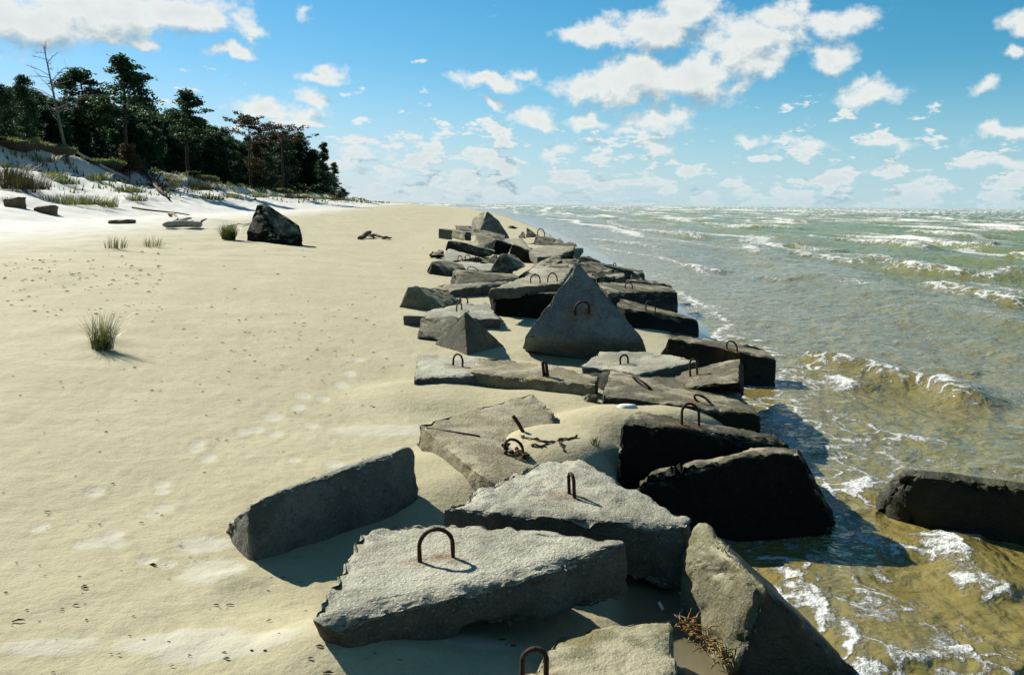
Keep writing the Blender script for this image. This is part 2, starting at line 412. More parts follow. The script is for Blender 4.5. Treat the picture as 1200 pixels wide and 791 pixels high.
# ------------------------------------------------------------------ ground sheet
def polar(angs, rings):
    A, Rr = np.meshgrid(angs, rings)
    X = np.sin(A) * Rr; Y = np.cos(A) * Rr
    nr, na = A.shape; idx = np.arange(nr * na).reshape(nr, na)
    f = np.stack([idx[:-1, :-1], idx[:-1, 1:], idx[1:, 1:], idx[1:, :-1]], -1).reshape(-1, 4)
    return X.ravel(), Y.ravel(), f
def rings(parts):
    out = []
    for a, b, r in parts:
        n = int(math.log(b / a) / r); out.append(np.geomspace(a, b, n, endpoint=False))
    out.append(np.array([parts[-1][1]])); return np.concatenate(out)
def fattr(me, name, arr):
    a = me.attributes.new(name, 'FLOAT', 'POINT'); a.data.foreach_set('value', np.asarray(arr, dtype=np.float32))

an = np.concatenate([np.linspace(R(-180), R(-60), 30, endpoint=False), np.linspace(R(-60), R(-36), 60, endpoint=False),
                     np.linspace(R(-36), R(24), 520, endpoint=False), np.linspace(R(24), R(180), 70)])
rg = rings([(.25, 1.6, .05), (1.6, 30, .0078), (30, 400, .011), (400, 9000, .06)])
X, Y, f = polar(an, rg)
Z = gz(X, Y)
# footprints: pairs of shallow dents with paler dry sand
pale = np.zeros_like(X)
def dent(px, py, w, h, dep, rot=0.0):
    global Z, pale
    c = P(px, py, gh(*P(px, py, .55).xy)); dd = math.hypot(c.x, c.y)
    sx = w * dd / F; sy = h * dd * dd / F / 1.5
    near = np.abs(X - c.x) + np.abs(Y - c.y) < 6 * max(sx, sy)
    u = X[near] - c.x; v = Y[near] - c.y; cr, sr = math.cos(rot), math.sin(rot)
    e = ((u * cr + v * sr) / sx) ** 2 + ((-u * sr + v * cr) / sy) ** 2
    Z[near] -= dep * np.exp(-e) - dep * .45 * np.exp(-(np.sqrt(e) - 1.5) ** 2 * 4)
    pale[near] = np.maximum(pale[near], 1.0 * np.exp(-e * .7))
for q in [(190,568,9,4),(190,577,8,3),(192,598,10,4),(180,606,8,3),(132,630,11,5),(138,640,10,4),(112,580,8,4),(230,530,9,4),(232,524,7,3),
          (244,540,9,4),(320,492,11,4),(300,507,10,3),(285,510,8,3),(172,659,11,4),(196,663,10,4),(110,580,9,4),(48,622,9,4),(355,468,9,3),(350,480,8,3),(322,510,9,3),
          (378,470,8,3),(400,455,8,3),(410,440,7,3),(345,540,8,3),(392,548,12,4),(420,425,7,2),(365,500,8,3)]:
    dent(*q, .0045, .3)
for q in [(210,755,70,12),(270,770,80,14),(60,760,50,8),(250,668,36,14),(110,640,20,5),(560,765,60,10),(450,500,60,6),(240,640,30,8)]:
    dent(*q, -.003 if q[2] > 40 else .002, .2)
sh = X - shore(Y)
wet = sst(sh, -1.0 - 1.6 * sst(Y, 10, 30) - 3 * sst(Y, 40, 200), -.2)
wet = wet * sst(Z, .36, .16)
dry = sst(X, -6 - .10 * Y, -13 - .08 * Y) * .95
cx = crest_x(Y)
tf = sst(X, cx + 1.2, cx - .3) * (Y < 1200)
tf = np.clip(tf + .0, 0, 1) * sst(fbm(X * .5, Y * .5, 3), -.6, -.1)
o = mesh_obj('beach_ground', np.stack([X, Y, Z], -1), f, M['sand'], origin=Vector((0, 0, 0)))
tag(o, 'beach and dune sand', kind='structure')
fattr(o.data, 'pale', pale); fattr(o.data, 'wet', wet); fattr(o.data, 'dry', dry); fattr(o.data, 'turf', tf)

# ------------------------------------------------------------------ sea
def sea_material():
    ma, k, b = mat('sea_water')
    p = k.pos(); f = k.attr('foam'); dp = k.attr('deep'); ht = k.attr('face')
    n1 = k.noise(p, .35, 4, .6)
    c = k.mix(dp, (.245, .195, .072), (.120, .205, .062))
    c = k.mix(k.math('MULTIPLY', ht, .7), c, (.225, .185, .050))
    c = k.mix(k.ss(n1, .35, .7, 0, .3), c, (.150, .165, .070))
    pw = k.vec('MULTIPLY', p, (1, .75, 1))
    wp = k.vec('ADD', pw, k.vec('SCALE', k.new('ShaderNodeTexNoise').outputs['Color'], 0.0))
    cells = k.voro(k.vec('ADD', pw, k.vec('SCALE', k.xyz(k.noise(p, 2.2, 3), k.noise(k.vec('ADD', p, (9, 4, 2)), 2.2, 3)), .8)), 3.2, 'DISTANCE_TO_EDGE')
    fine = k.noise(p, 9, 6, .75); fine2 = k.noise(p, 38, 4, .7)
    web = k.ss(cells, .0, .14, 1, 0)
    fm = k.math('ADD', k.math('MULTIPLY', f, .82), k.math('ADD', k.math('MULTIPLY', k.math('SUBTRACT', fine, .5), 1.45), k.math('MULTIPLY', k.math('SUBTRACT', fine2, .5), 1.3)))
    fm = k.math('ADD', fm, k.math('MULTIPLY', k.math('MULTIPLY', web, .50), k.ss(f, .02, .3)))
    fo = k.ss(fm, .44, .86)
    c = k.mix(fo, c, k.mix(k.ss(k.noise(p, 26, 4, .7), .35, .6), (.52, .55, .52), (.84, .85, .82)))
    k.put(b.inputs['Base Color'], c)
    k.put(b.inputs['Roughness'], k.math('MULTIPLY_ADD', fo, .6, .07))
    b.inputs['IOR'].default_value = 1.33
    h = k.math('ADD', k.math('MULTIPLY', k.noise(k.vec('MULTIPLY', p, (1, .7, 1)), 4.2, 2, .5, .6), 1.3), k.math('MULTIPLY', k.noise(p, 13, 2, .5, .4), .38))
    h = k.math('ADD', h, k.math('MULTIPLY', k.noise(p, 40, 2, .5), .07))
    h = k.math('ADD', h, k.math('MULTIPLY', fo, k.math('MULTIPLY_ADD', fine2, .5, .12)))
    k.put(b.inputs['Specular IOR Level'], k.math('MULTIPLY_ADD', dp, -.44, .50))
    k.put(b.inputs['Normal'], k.bump(h, 1.0, .055))
    return ma
M['sea'] = sea_material()
an = np.concatenate([np.linspace(R(-80), R(-14), 50, endpoint=False), np.linspace(R(-14), R(-2), 80, endpoint=False), np.linspace(R(-2), R(34), 420, endpoint=False), np.linspace(R(34), R(95), 50)])
rg = rings([(1.2, 28, .0075), (28, 150, .006), (150, 1000, .010), (1000, 9500, .05)])
X, Y, f = polar(an, rg)
S = X - shore(Y)
dist = np.hypot(X, Y)
H = np.zeros_like(X); foam = np.zeros_like(X); face = np.zeros_like(X)
deepf = sst(S, 2, 15)
# swell: long crested trains running in toward the shore
def train(lam, amp, ang, seed, sharp, gate, foamk, thr):
    global H, foam, face
    wx = 1.1 * fbm(X * .06 + seed, Y * .035, 3) * lam / 2.2
    ph = ((X - np.interp(Y, [0, 60, 172, 600, 3000], [0, 1.5, 0, -60, -900])) * math.cos(ang) + Y * math.sin(ang) + wx) / lam
    loc = .5 + .9 * pn(X * gate[0] + seed, Y * gate[1] + 4 * seed)
    loc = np.clip(loc, 0, 1.3)
    fr = ph - np.floor(ph)                # rises slowly from the sea side, steep on the shore side
    skew = np.where(fr < .35, fr / .35, (1 - fr) / .65)
    pk = sst(skew, 0, 1) ** sharp
    a = amp * (.35 + loc) * sst(S, 1.0, 8)
    H += a * (pk - .35)
    cr = pk * loc
    band = np.exp(-((fr - .35) / np.where(fr < .35, .10, .05)) ** 2)
    foam += foamk * 1.2 * band * sst(loc, thr - .12, thr + .08) * sst(S, 1.5, 5)
    face += sst(pk, .35, .9) * loc * .6
train(7.5, .22, .05, 1.7, 1.6, (.09, .035), .95, .66)
train(4.1, .15, -.08, 6.3, 1.4, (.20, .07), .6, .74)
train(1.7, .055, .25, 11.9, 1.2, (.5, .3), .0, .9)
train(13., .24, .08, 21.3, 1.8, (.05, .018), .60, .70)
train(9.5, .12, .02, 33.3, 1.5, (.07, .022), .80, .62)
train(6.2, .10, -.03, 43.3, 1.5, (.08, .030), .80, .66)
H += .05 * fbm(X * .9, Y * .7, 4) * sst(S, .2, 3) + .018 * fbm(X * 3.5, Y * 2.8, 3) * sst(S, 0, 1.0)
foam *= np.where(dist > 90, 1.0, 1.0) * (.55 + .45 * sst(dist, 12, 30))
foam *= 1 - .75 * ((S < 9) & (dist < 22)).astype(float)
# the breakers that stand out in the photograph, each along its own crest line
def breaker(pts, h, fo, wd=.35, lace=.0):
    global H, foam, face
    q = [P(a, b, 0) for a, b in pts]; q = [(v.x, v.y) for v in q]
    best = np.full(X.shape, 1e9); side = np.zeros_like(X); tt = np.zeros_like(X); n = len(q) - 1
    xs = [v[0] for v in q]; ys = [v[1] for v in q]; pad = 6 * wd + 2
    sel = (X > min(xs) - pad) & (X < max(xs) + pad) & (Y > min(ys) - pad) & (Y < max(ys) + pad)
    x = X[sel] + .25 * wd * pn(X[sel] * 2.3 / max(wd * 2, .4), Y[sel] * 2.3 / max(wd * 2, .4)) * 2; y = Y[sel]
    b = np.full(x.shape, 1e9); t_ = np.zeros_like(x); sd = np.zeros_like(x)
    for i in range(n):
        ax, ay = q[i]; bx, by = q[i + 1]; L2 = (bx - ax) ** 2 + (by - ay) ** 2 + 1e-9
        t = np.clip(((x - ax) * (bx - ax) + (y - ay) * (by - ay)) / L2, 0, 1)
        dx = x - ax - t * (bx - ax); dy = y - ay - t * (by - ay); d = np.hypot(dx, dy); m = d < b
        b[m] = d[m]; t_[m] = (i + t[m]) / n; sd[m] = np.sign(dx[m] + .0001)
    endf = sst(t_, 0, .15) * sst(1 - t_, 0, .15)
    sea_side = sd > 0
    prof = np.where(sea_side, np.exp(-(b / (wd * 2.2)) ** 2), np.exp(-(b / (wd * .9)) ** 2))
    H[sel] = np.maximum(H[sel], 0) * 0 + H[sel] + h * prof * endf
    lumps = .75 + .6 * fbm(x * 2.2 / max(wd, .25) * .3, y * 2.2 / max(wd, .25) * .3, 3)
    ff = fo * np.where(sea_side, np.exp(-(b / (wd * .45)) ** 2), np.exp(-(b / (wd * (1.0 + lace))) ** 2)) * (endf ** .5) * lumps
    foam[sel] = np.maximum(foam[sel], ff)
    face[sel] = np.maximum(face[sel], prof * endf * (1 - .3 * np.clip(ff, 0, 1)))
for pts, h, fo, wd in [
    ([(1085,334),(1130,345),(1165,352),(1225,364)], .34, 1.25, .55), ([(922,299),(960,302),(1024,311)], .22, 1.1, .6),
    ([(1038,314),(1090,320),(1145,326)], .25, 1.1, .6), ([(1155,328),(1180,324),(1225,322)], .30, 1.2, .6),
    ([(960,285),(1010,288),(1060,292),(1088,300)], .30, 1.2, .8), ([(1060,274),(1100,276),(1148,282)], .35, 1.1, .9),
    ([(815,262),(880,268),(944,270)], .35, 1.2, 1.0), ([(735,253),(780,257),(822,262)], .35, 1.1, 1.1), ([(976,261),(1030,264)], .35, 1.1, 1.1),
    ([(1078,255),(1150,262),(1220,264)], .4, 1.2, 1.2), ([(640,252),(700,256),(760,262)], .3, 1.0, 1.0), ([(690,281),(730,285),(775,292)], .12, 1.0, .4),
    ([(700,262),(745,270),(800,276),(830,280)], .2, 1.0, .6), ([(800,312),(825,317),(848,320)], .1, 1.1, .35),
    ([(840,283),(900,286),(925,290)], .2, 1.0, .6), ([(925,287),(960,294),(980,297)], .2, .8, .5),
    ([(1120,290),(1170,292)], .2, .9, .5), ([(1180,300),(1230,303)], .3, 1.1, .7), ([(880,325),(930,330)], .08, .6, .4)]:
    breaker(pts, h * .75, fo, wd * .8)
breaker([(930,425),(960,430),(1020,442),(1060,452),(1100,458),(1155,488)], .17, .75, .22)
breaker([(905,432),(950,436),(985,448),(1010,462)], .07, .75, .2)
# swash edges running over the wet sand
for pts, fo in [([(690,288),(730,296),(775,303),(815,315),(838,328)], .95), ([(788,338),(812,352),(835,366),(862,380)], .95),
                ([(862,380),(845,388),(838,398),(860,402)], 1.1), ([(835,392),(870,398),(900,402)], .9), ([(860,402),(900,410),(920,425)], .85),
                ([(902,470),(915,500),(930,530),(945,545),(958,575)], .95), ([(925,455),(935,480),(950,515),(962,540)], .8),
                ([(960,560),(975,585),(990,600),(1015,612)], .85), ([(1000,590),(1022,568)], 1.2), ([(905,655),(940,690),(975,730),(1010,770),(1035,800)], 1.1),
                ([(985,625),(1040,640),(1085,655)], .7), ([(1100,628),(1120,660),(1150,690),(1190,710)], 1.15), ([(1085,655),(1120,630),(1160,640)], 1.0),
                ([(1120,760),(1160,785),(1200,800)], .75), ([(880,640),(910,655),(960,660)], .8), ([(990,745),(1030,760),(1060,790)], .8),
                ([(1000,498),(1040,512),(1085,520),(1130,522)], .6), ([(1080,430),(1150,440)], .3)]:
    breaker(pts, .03 if fo < 1.1 else .055, fo, .09 + .006 * (1000 - sum(b for a, b in pts) / len(pts)) / 40)
near_foam = (.36 - .20 * sst(dist, 9, 13)) * np.exp(-((S - .5) / .8) ** 2) * (.7 + 1.0 * fbm(X * .8, Y * .5, 3)) + .20 * np.exp(-(S / 4.5) ** 2) * (.55 + 1.5 * fbm(X * .55 + 5, Y * .4, 3))
foam = np.maximum(foam, near_foam * sst(120 - dist, 0, 60))
foam = np.maximum(foam, .06 + .17 * sst(fbm(X * .25, Y * .12, 3), -.2, .4) * sst(S, .5, 3))
far = sst(dist, 120, 400)
foam = np.maximum(foam, far * 1.0 * sst(fbm(X * .05, Y * .008, 3), .10, .30))
H = H * (1 + .25 * far)
Z = H * sst(S, -.2, 1.2) + .0 + .012 * sst(S, .0, .5)
Z = np.where(S < 0, Z - .02 * np.minimum(-S, 3), Z)
keep = (S[f] > -2.2 - dist[f] * .004).any(axis=1)
f = f[keep]; used = np.unique(f); mp = np.zeros(len(X), dtype=np.int64); mp[used] = np.arange(len(used)); f = mp[f]
o = mesh_obj('sea_water', np.stack([X, Y, Z], -1)[used], f, M['sea'], origin=Vector((0, 0, 0)))
tag(o, 'choppy green brown sea with white foam', kind='structure')
fattr(o.data, 'foam', foam[used]); fattr(o.data, 'deep', deepf[used]); fattr(o.data, 'face', np.clip(face, 0, 1)[used])
SEA = None

# ------------------------------------------------------------------ concrete blocks
def rough_block(pts, L, amp, chip, bev=.022, seed=0):
    bm = bmesh.new()
    for p in pts: bm.verts.new(p)
    r = bmesh.ops.convex_hull(bm, input=bm.verts)
    bmesh.ops.delete(bm, geom=list({g for g in r['geom_interior'] + r['geom_unused'] if isinstance(g, bmesh.types.BMVert) and g.is_valid}), context='VERTS')
    bmesh.ops.dissolve_limit(bm, angle_limit=R(4), verts=bm.verts, edges=bm.edges)
    edges0 = [(e.verts[0].co.copy(), e.verts[1].co.copy()) for e in bm.edges if e.calc_face_angle(0) > R(12)]
    bmesh.ops.bevel(bm, geom=list(bm.edges), offset=bev, segments=2, affect='EDGES', profile=.6, clamp_overlap=True)
    bmesh.ops.triangulate(bm, faces=bm.faces)
    for it in range(9):
        es = [e for e in bm.edges if e.calc_length() > L * 1.35]
        if not es or len(bm.faces) > 26000: break
        bmesh.ops.subdivide_edges(bm, edges=es, cuts=1)
        bmesh.ops.triangulate(bm, faces=[f for f in bm.faces if len(f.verts) > 3])
    bm.normal_update()
    V = [v for v in bm.verts]
    co = np.array([v.co for v in V]); no = np.array([v.normal for v in V]); cen = co.mean(0)
    # distance to the nearest hull edge, so that arrises crumble more than faces
    dmin = np.full(len(V), 9.)
    for a, b in edges0:
        a = np.array(a); d = np.array(b) - a; L2 = (d * d).sum() + 1e-9
        t = np.clip(((co - a) @ d) / L2, 0, 1); dmin = np.minimum(dmin, np.linalg.norm(co - a - t[:, None] * d, axis=1))
    off = Vector((seed * 3.7, seed * 1.3, seed * 2.1))
    s = np.empty(len(V)); e = np.empty(len(V)); q = np.empty(len(V))
    for i, v in enumerate(V):
        c = v.co + off
        s[i] = mnoise.fractal(c * 2.1, 1.0, 2.0, 4)
        q[i] = mnoise.noise(c * 17) + .6 * mnoise.noise(c * 36)
        e[i] = mnoise.fractal(c * 7.0, .8, 2.1, 4)
    near = np.exp(-(dmin / (.055)) ** 2)
    pit = np.clip(e - .25, 0, 1)
    disp = amp * (.8 * s + .5 * q - .9 * pit) - chip * near * np.clip(.45 + 1.5 * e, 0, 2)
    co2 = co + no * disp[:, None]
    
    f = np.array([[v.index for v in fc.verts] for fc in bm.faces]) if (bm.verts.index_update() or True) else None
    bm.free()
    return co2, f

def arch(a, b, top_h, lean=Vector((0, 0, 0)), rad=.0085, seg=8, n=14, rnd=0):
    """iron loop cast into a block: two feet a, b, and the height of its crown"""
    upv = (Vector((0, 0, 1)) + lean); pts = []
    wv = (b - a); half = wv.length / 2; mid = (a + b) / 2; ux = wv.normalized()
    leg = max(top_h - half, top_h * .25); cap = top_h - leg
    pts.append(a - upv * .05)
    pts.append(a); pts.append(a + upv * leg * .55)
    for i in range(n + 1):
        th = math.pi * (1 - i / n)
        pts.append(mid + ux * (half * math.cos(th)) + upv * (leg + cap * math.sin(th)))
    pts.append(b + upv * leg * .55); pts.append(b); pts.append(b - upv * .05)
    rr = random.Random(rnd)
    rads = [rad * (1 + rr.uniform(-.10, .12)) for _ in pts]
    return tube(pts, rads, seg)

BL = []
class Block: pass
def block(label, ma, pts, drop=None, doff=(0, 0), loops=(), group='broken concrete shore blocks', amp=.010, chip=.020, wet_shade=0.0, cat='concrete block', name='concrete_block', bev=.022):
    pts = [Vector(p) for p in pts]
    base = list(pts)
    if drop:
        dr = drop if hasattr(drop, '__len__') else [drop] * len(pts)
        base += [Vector((p.x + doff[0], p.y + doff[1], p.z - q)) for p, q in zip(pts, dr)]
    dist = min((Vector((p.x, p.y)).length for p in base)); dist = max(dist, 2.2)
    L = max(.0052 * dist, .018)
    sc_ = 1 + min(dist, 45) * .012
    co, f = rough_block(base, L, amp * sc_, chip * sc_, bev, len(BL) + 1)
    cen = Vector(co.mean(0)); lo = float(co[:, 2].min())
    bvh = BVHTree.FromPolygons([tuple(c) for c in co], f.tolist())
    def hit(px, py):
        d = ray(px, py).normalized(); h = bvh.ray_cast(CAM, d)
        return h[0]
    b = Block(); b.hit = hit; b.dist = dist
    if loops:
        root = empty(name, Vector((cen.x, cen.y, lo))); tag(root, label, cat, group)
        o = mesh_obj('concrete_body', co, f, M[ma], root)
        feet = []
        for lp in loops:
            (ax, ay), (bx, by), (tx, ty) = lp[:3]
            a = hit(ax, ay); c = hit(bx, by)
            if a is None or c is None:
                dd = (a or c) or P(ax, ay, .45)
                a = a or D(ax, ay, dd.y); c = c or D(bx, by, dd.y)
            feet += [a, c]
            mid = (a + c) / 2; tp = D(tx, ty, mid.y); h = max(tp.z - mid.z, .03)
            lean = Vector(((tp.x - mid.x) / h * .9, 0, 0)); kind = lp[3] if len(lp) > 3 else {}
            if 'leany' in kind: lean.y = kind['leany']
            rad = kind.get('r', .0085 + .00012 * min(dist, 30) * 1.0)
            lo_ = MB(); lo_.add(arch(a, c, h, lean, rad, rnd=len(BL)))
            if kind.get('double'): lo_.add(arch(a + Vector((.012, .02, 0)), c + Vector((.012, .02, 0)), h * .9, lean * 1.3, rad, rnd=3))
            lo_.build('lifting_loop', M['rust'], root)
    else:
        o = mesh_obj(name, co, f, M[ma], None, Vector((cen.x, cen.y, lo))); tag(o, label, cat, group); root = o
    if loops:
        ru = np.zeros(len(co))
        for q in feet: ru = np.maximum(ru, .95 * np.exp(-(((co[:, 0] - q.x + .03) / .085) ** 2 + ((co[:, 1] - q.y) / .04) ** 2)))
        fattr(o.data, 'rust', ru)
    fattr(o.data, 'wet_shade', np.full(len(co), wet_shade))
    o.data.set_sharp_from_angle(angle=R(32 if dist > 6 else 40))
    b.o = root; b.body = o; BL.append(b)
    return b
V = Vector
def back(p, dy, dx=0, dz=0): return p + V((dx, dy, dz))

# --- nearest
block('speckled grey slab half buried at the bottom edge, iron loop at its left', 'olive',
      [P(655,738,.34), P(790,721,.36), P(797,860,.36), P(540,900,.34)], .34, loops=[((612,800),(640,797),(626,760))])
nearslab = block('large pale pebbly slab lying flat in the foreground with a tall upright iron loop', 'pale',
      [P(364,724,.47), P(383,737,.46), P(480,703,.47), P(620,678,.50), P(733,637,.53), P(728,632,.53), P(600,616,.50), P(470,612,.49), P(420,622,.49)],
      [.15, .15, .17, .20, .27, .27, .25, .22, .2], (.03, .05), loops=[((492,658),(531,653),(510,620))], amp=.009, chip=.030)
tl, tr, br, bl = D(289,589,3.78), D(481,522,4.62), D(498,597,4.58), D(297,650,3.74)
block('dark slab standing on its long edge in the sand, its short left end lit ochre', 'slate',
      [tl, tr, D(489,532,4.66), br - V((0,0,.2)), bl - V((0,0,.2)), D(250,629,4.28), D(246,655,4.28), tr + V((-.20,.22,-.10)), br + V((-.28,.22,-.3))], amp=.008, chip=.018)
block('grey pitted triangular slab with a narrow iron loop, between the pale and cracked slabs', 'pale',
      [P(519,594,.49), P(575,564,.47), P(640,538,.47), P(680,538,.47), P(750,574,.47), P(814,606,.45), P(806,616,.45), P(740,611,.47), P(640,604,.49)],
      [.12, .12, .2, .25, .34, .34, .34, .28, .2], (.0, .0), loops=[((667,578),(673,583),(669,555))], amp=.014, chip=.030)
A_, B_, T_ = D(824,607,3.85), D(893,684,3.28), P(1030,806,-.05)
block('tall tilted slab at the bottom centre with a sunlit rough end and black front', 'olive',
      [A_, B_, T_, D(812,616,3.86), D(796,655,3.80), D(800,720,3.72) - V((0,0,.15)), D(852,800,3.25), D(856,850,3.22), T_ - V((.1,.0,.5)), A_ + V((.12,-.02,-.8)), T_ + V((0,.1,-.3))], amp=.006, chip=.020, wet_shade=.0)
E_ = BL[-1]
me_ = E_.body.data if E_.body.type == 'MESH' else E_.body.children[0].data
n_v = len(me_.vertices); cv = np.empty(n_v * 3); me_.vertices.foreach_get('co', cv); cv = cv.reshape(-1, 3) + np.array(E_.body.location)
# shade painted near black on every face except the sunlit end
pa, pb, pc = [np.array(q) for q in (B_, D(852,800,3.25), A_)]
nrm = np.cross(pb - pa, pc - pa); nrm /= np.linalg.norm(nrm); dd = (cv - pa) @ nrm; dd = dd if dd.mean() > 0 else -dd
me_.attributes['wet_shade'].data.foreach_set('value', (np.clip((dd - .015) / .03, 0, 1) * 4).astype(np.float32))
block('broad black block with a crumbled lit top rim, standing in the shallow water', 'black',
      [D(742,570,4.78), D(766,556,4.82), D(880,533,4.88), D(934,530,4.92), D(977,620,4.86), D(972,640,4.85), D(745,640,4.72), D(800,690,4.68),
       D(752,557,4.98), D(775,547,5.02), D(880,525,5.08), D(938,524,5.12), D(980,605,5.15), D(770,620,5.1)], amp=.016, chip=.03)
block('black block with sandy top and a tall iron loop above its front face', 'black',
      [P(727,495,.60), P(800,501,.57), P(922,516,.47), P(925,524,.44), P(905,508,.47), P(745,479,.60), P(718,585,.15), P(925,575,-.1), D(925,535,6.1)],
      None, loops=[((799,497),(819,499),(809,473))], amp=.010, chip=.02)
BL[-1].body.data.materials[0] = M['black']
block('long low slab with two leaning loops, its right end over the water', 'dark',
      [P(705,463,.50), P(800,474,.46), P(893,485,.40), P(868,460,.40), P(800,436,.44), P(715,430,.48)], .42,
      loops=[((747,447),(763,456),(743,441), {'leany': -.5}), ((817,470),(832,472),(816,462), {'leany': -.4})], wet_shade=.6)
block('wedge shaped slab tilted up to the right, smooth lit top and a slim iron loop', 'dark',
      [P(780,440,.44), P(868,419,.62), P(867,448,.56), P(806,455,.44), P(873,466,.2), P(806,470,.2), P(872,430,.3)], None,
      loops=[((809,441),(817,439),(812,421))], wet_shade=.4)
block('sandy pale slab behind the low slab, pointed to the right, small iron loop', 'pale',
      [P(680,428,.47), P(702,411,.50), P(760,412,.51), P(822,422,.55), P(750,437,.50)], .30, loops=[((727,427),(736,426),(731,416))])
block('long dark block at the water edge with a pale top strip and upright iron loop', 'dark',
      [P(783,395,.46), P(850,409,.38), P(912,421,.30), P(900,411,.31), P(862,402,.37), P(795,392,.46), P(771,420,.20), P(908,460,-.05), P(860,450,.0)], None,
      loops=[((852,409),(864,412),(857,400))], amp=.010, chip=.022, wet_shade=1)
block('flat pale slab in the sand with rust streak under its iron loop', 'pale',
      [P(485,443,.43), P(489,413,.42), P(560,417,.42), P(575,436,.42), P(540,441,.42)], .20, loops=[((531,428),(542,430),(537,415))], chip=.012)
block('long thin low slab with crumbling shaded front edge and a bent double bar', 'ochre',
      [P(541,435,.43), P(636,443,.44), P(698,451,.45), P(702,440,.45), P(640,425,.44), P(560,419,.42)], .22, loops=[((637,441),(641,441),(637,424), {'double': 1})], amp=.012, chip=.028)
cracked = block('cracked flat slab partly buried by a sand drift, rusty loop in a dark crust', 'ochre',
      [P(491,497,.44), P(560,478,.43), P(624,460,.42), P(650,483,.39), P(660,540,.35), P(600,575,.38), P(562,556,.41), P(525,524,.42)], .14,
      doff=(-.02, -.03), loops=[((592,531),(613,536),(602,515), {'r': .0095})], amp=.008, chip=.016)
# --- small pyramid, tall one and the blocks round them
block('small concrete pyramid with a bright left face and dark right face, before the tall one', 'grey',
      [D(544,365,9.4), D(546,365,9.5), P(548,423,.25), P(596,410,.25), D(493,411,9.9) - V((0,0,.1)), D(560,405,10.6)], None, amp=.005, chip=.010, bev=.012)
tp = D(677,308,9.55)
block('tallest concrete triangle, standing upright with an iron loop on its blue grey face', 'bluegrey',
      [tp, tp + V((.03,.12,-.05)), D(615,394,9.22), D(754,398,9.16), D(612,409,9.42), D(652,420,9.50), D(694,425,9.44), D(759,416,9.40),
       D(622,396,9.75), D(752,396,9.7), D(758,420,9.6), D(615,412,9.6)], None, loops=[((674,369),(690,367),(681,352), {'leany': -.9, 'r': .013})], amp=.006, chip=.014, bev=.012)
block('flat pale slab behind the small pyramid with two crossed iron loops', 'pale',
      [P(472,370,.50), P(538,372,.48), P(587,373,.45), P(571,354,.50), P(550,353,.50), P(498,364,.50)], .26, loops=[((535,365),(541,363),(538,354)), ((538,357),(548,356),(543,348))])
block('small dark trapezoid end of a buried block, left of the small pyramid', 'dark',
      [P(493,373,.56), P(536,375,.54), D(488,398,9.9), D(545,400,9.9), P(500,369,.56), P(538,370,.55), D(495,385,11), D(545,385,11)], None)
block('grey leaning slab with a rounded top corner at the left edge of the row', 'ochre',
      [D(465,364,12.5), D(477,336,12.55), D(486,334,12.6), D(520,361,12.45), D(500,365,12.4), P(508,338,.60), P(540,350,.40), P(545,356,.3), D(480,360,13.2)], None, amp=.008)
block('thin long slab lying level behind the leaning slab', 'grey',
      [P(506,337,.50), P(528,341,.48), P(600,332,.50), P(599,328,.54), P(515,333,.55)], .22, chip=.03)
block('long dark narrow block with a pale left end, left of centre', 'dark',
      [D(527,333,16.6), D(531,317,16.8), D(609,325,16.6), D(611,334,16.5), D(536,337,16.2), D(534,315,17.6), D(606,322,17.6), D(606,335,17.5)], None)
block('dark square fronted block under the upper slab, just left of the tallest triangle', 'black',
      [D(577,344,12.5), D(655,343,12.3), D(578,372,12.5), D(586,378,12.4), D(655,380,12.3), D(573,345,12.8), D(574,366,12.8), D(580,343,13.6), D(660,342,13.6)], None)
block('slab stacked on the dark block, pale sandy top with two iron loops', 'grey',
      [P(573,339,.76), P(659,332,.76), P(672,312,.74), P(640,317,.76), P(611,325,.76), P(618,322,.76)], .16,
      loops=[((622,332),(633,332),(627,322)), ((642,331),(653,330),(647,320))])
# --- right hand row at the water edge
block('black wedge block right of the tallest triangle, second from the water', 'black',
      [D(722,358,12.5), D(725,349,13.0), D(731,361,12.2), D(820,375,12.5), D(821,396,12.4), D(735,400,12.0), D(790,366,13.3), D(728,385,12.4)], None,
      loops=[((757,364),(768,366),(762,353))], wet_shade=1)
block('large dark block with wide lit sandy top and low iron loop, behind the black wedge', 'dark',
      [P(699,331,.60), P(712,343,.52), P(794,342,.42), P(787,336,.42), P(732,330,.56), P(715,375,.1), P(795,371,-.02)], .0,
      loops=[((733,338),(741,339),(737,331))], wet_shade=.8)
block('ragged dark ridge block on the far side of the wide topped block', 'black',
      [D(730,333,16.6), D(735,326,16.8), D(760,330,16.8), D(787,335,16.9), D(789,343,16.8), D(732,342,16.5), D(740,326,17.4), D(786,334,17.4)], None, chip=.04, amp=.02, wet_shade=.5)
block('long black wedge tapering right to the water with a tiny iron loop', 'black',
      [D(678,308,20), D(705,310,20.5), D(755,320,21.2), D(756,329,21), D(700,336,19.6), D(680,325,19.8), D(754,318,22.2), D(690,306,21.5)], None, loops=[((719,312),(722,312),(720,308))], wet_shade=.6)
block('black cube like block in the gap right of the tallest triangle', 'black',
      [D(697,319,18.2), D(718,316,18.4), D(722,328,18.0), D(698,333,17.8), D(700,319,18.8), D(720,315,19)], .0)
block('lit flat topped slab end beside the black cube like block', 'grey',
      [P(718,320,.50), P(732,319,.50), P(733,324,.46), P(722,326,.46), P(708,322,.50)], .3)
block('small lit slab top wedged left of the black cube like block', 'grey',
      [P(686,320,.62), P(697,319,.62), P(699,326,.56), P(688,327,.58)], .3)
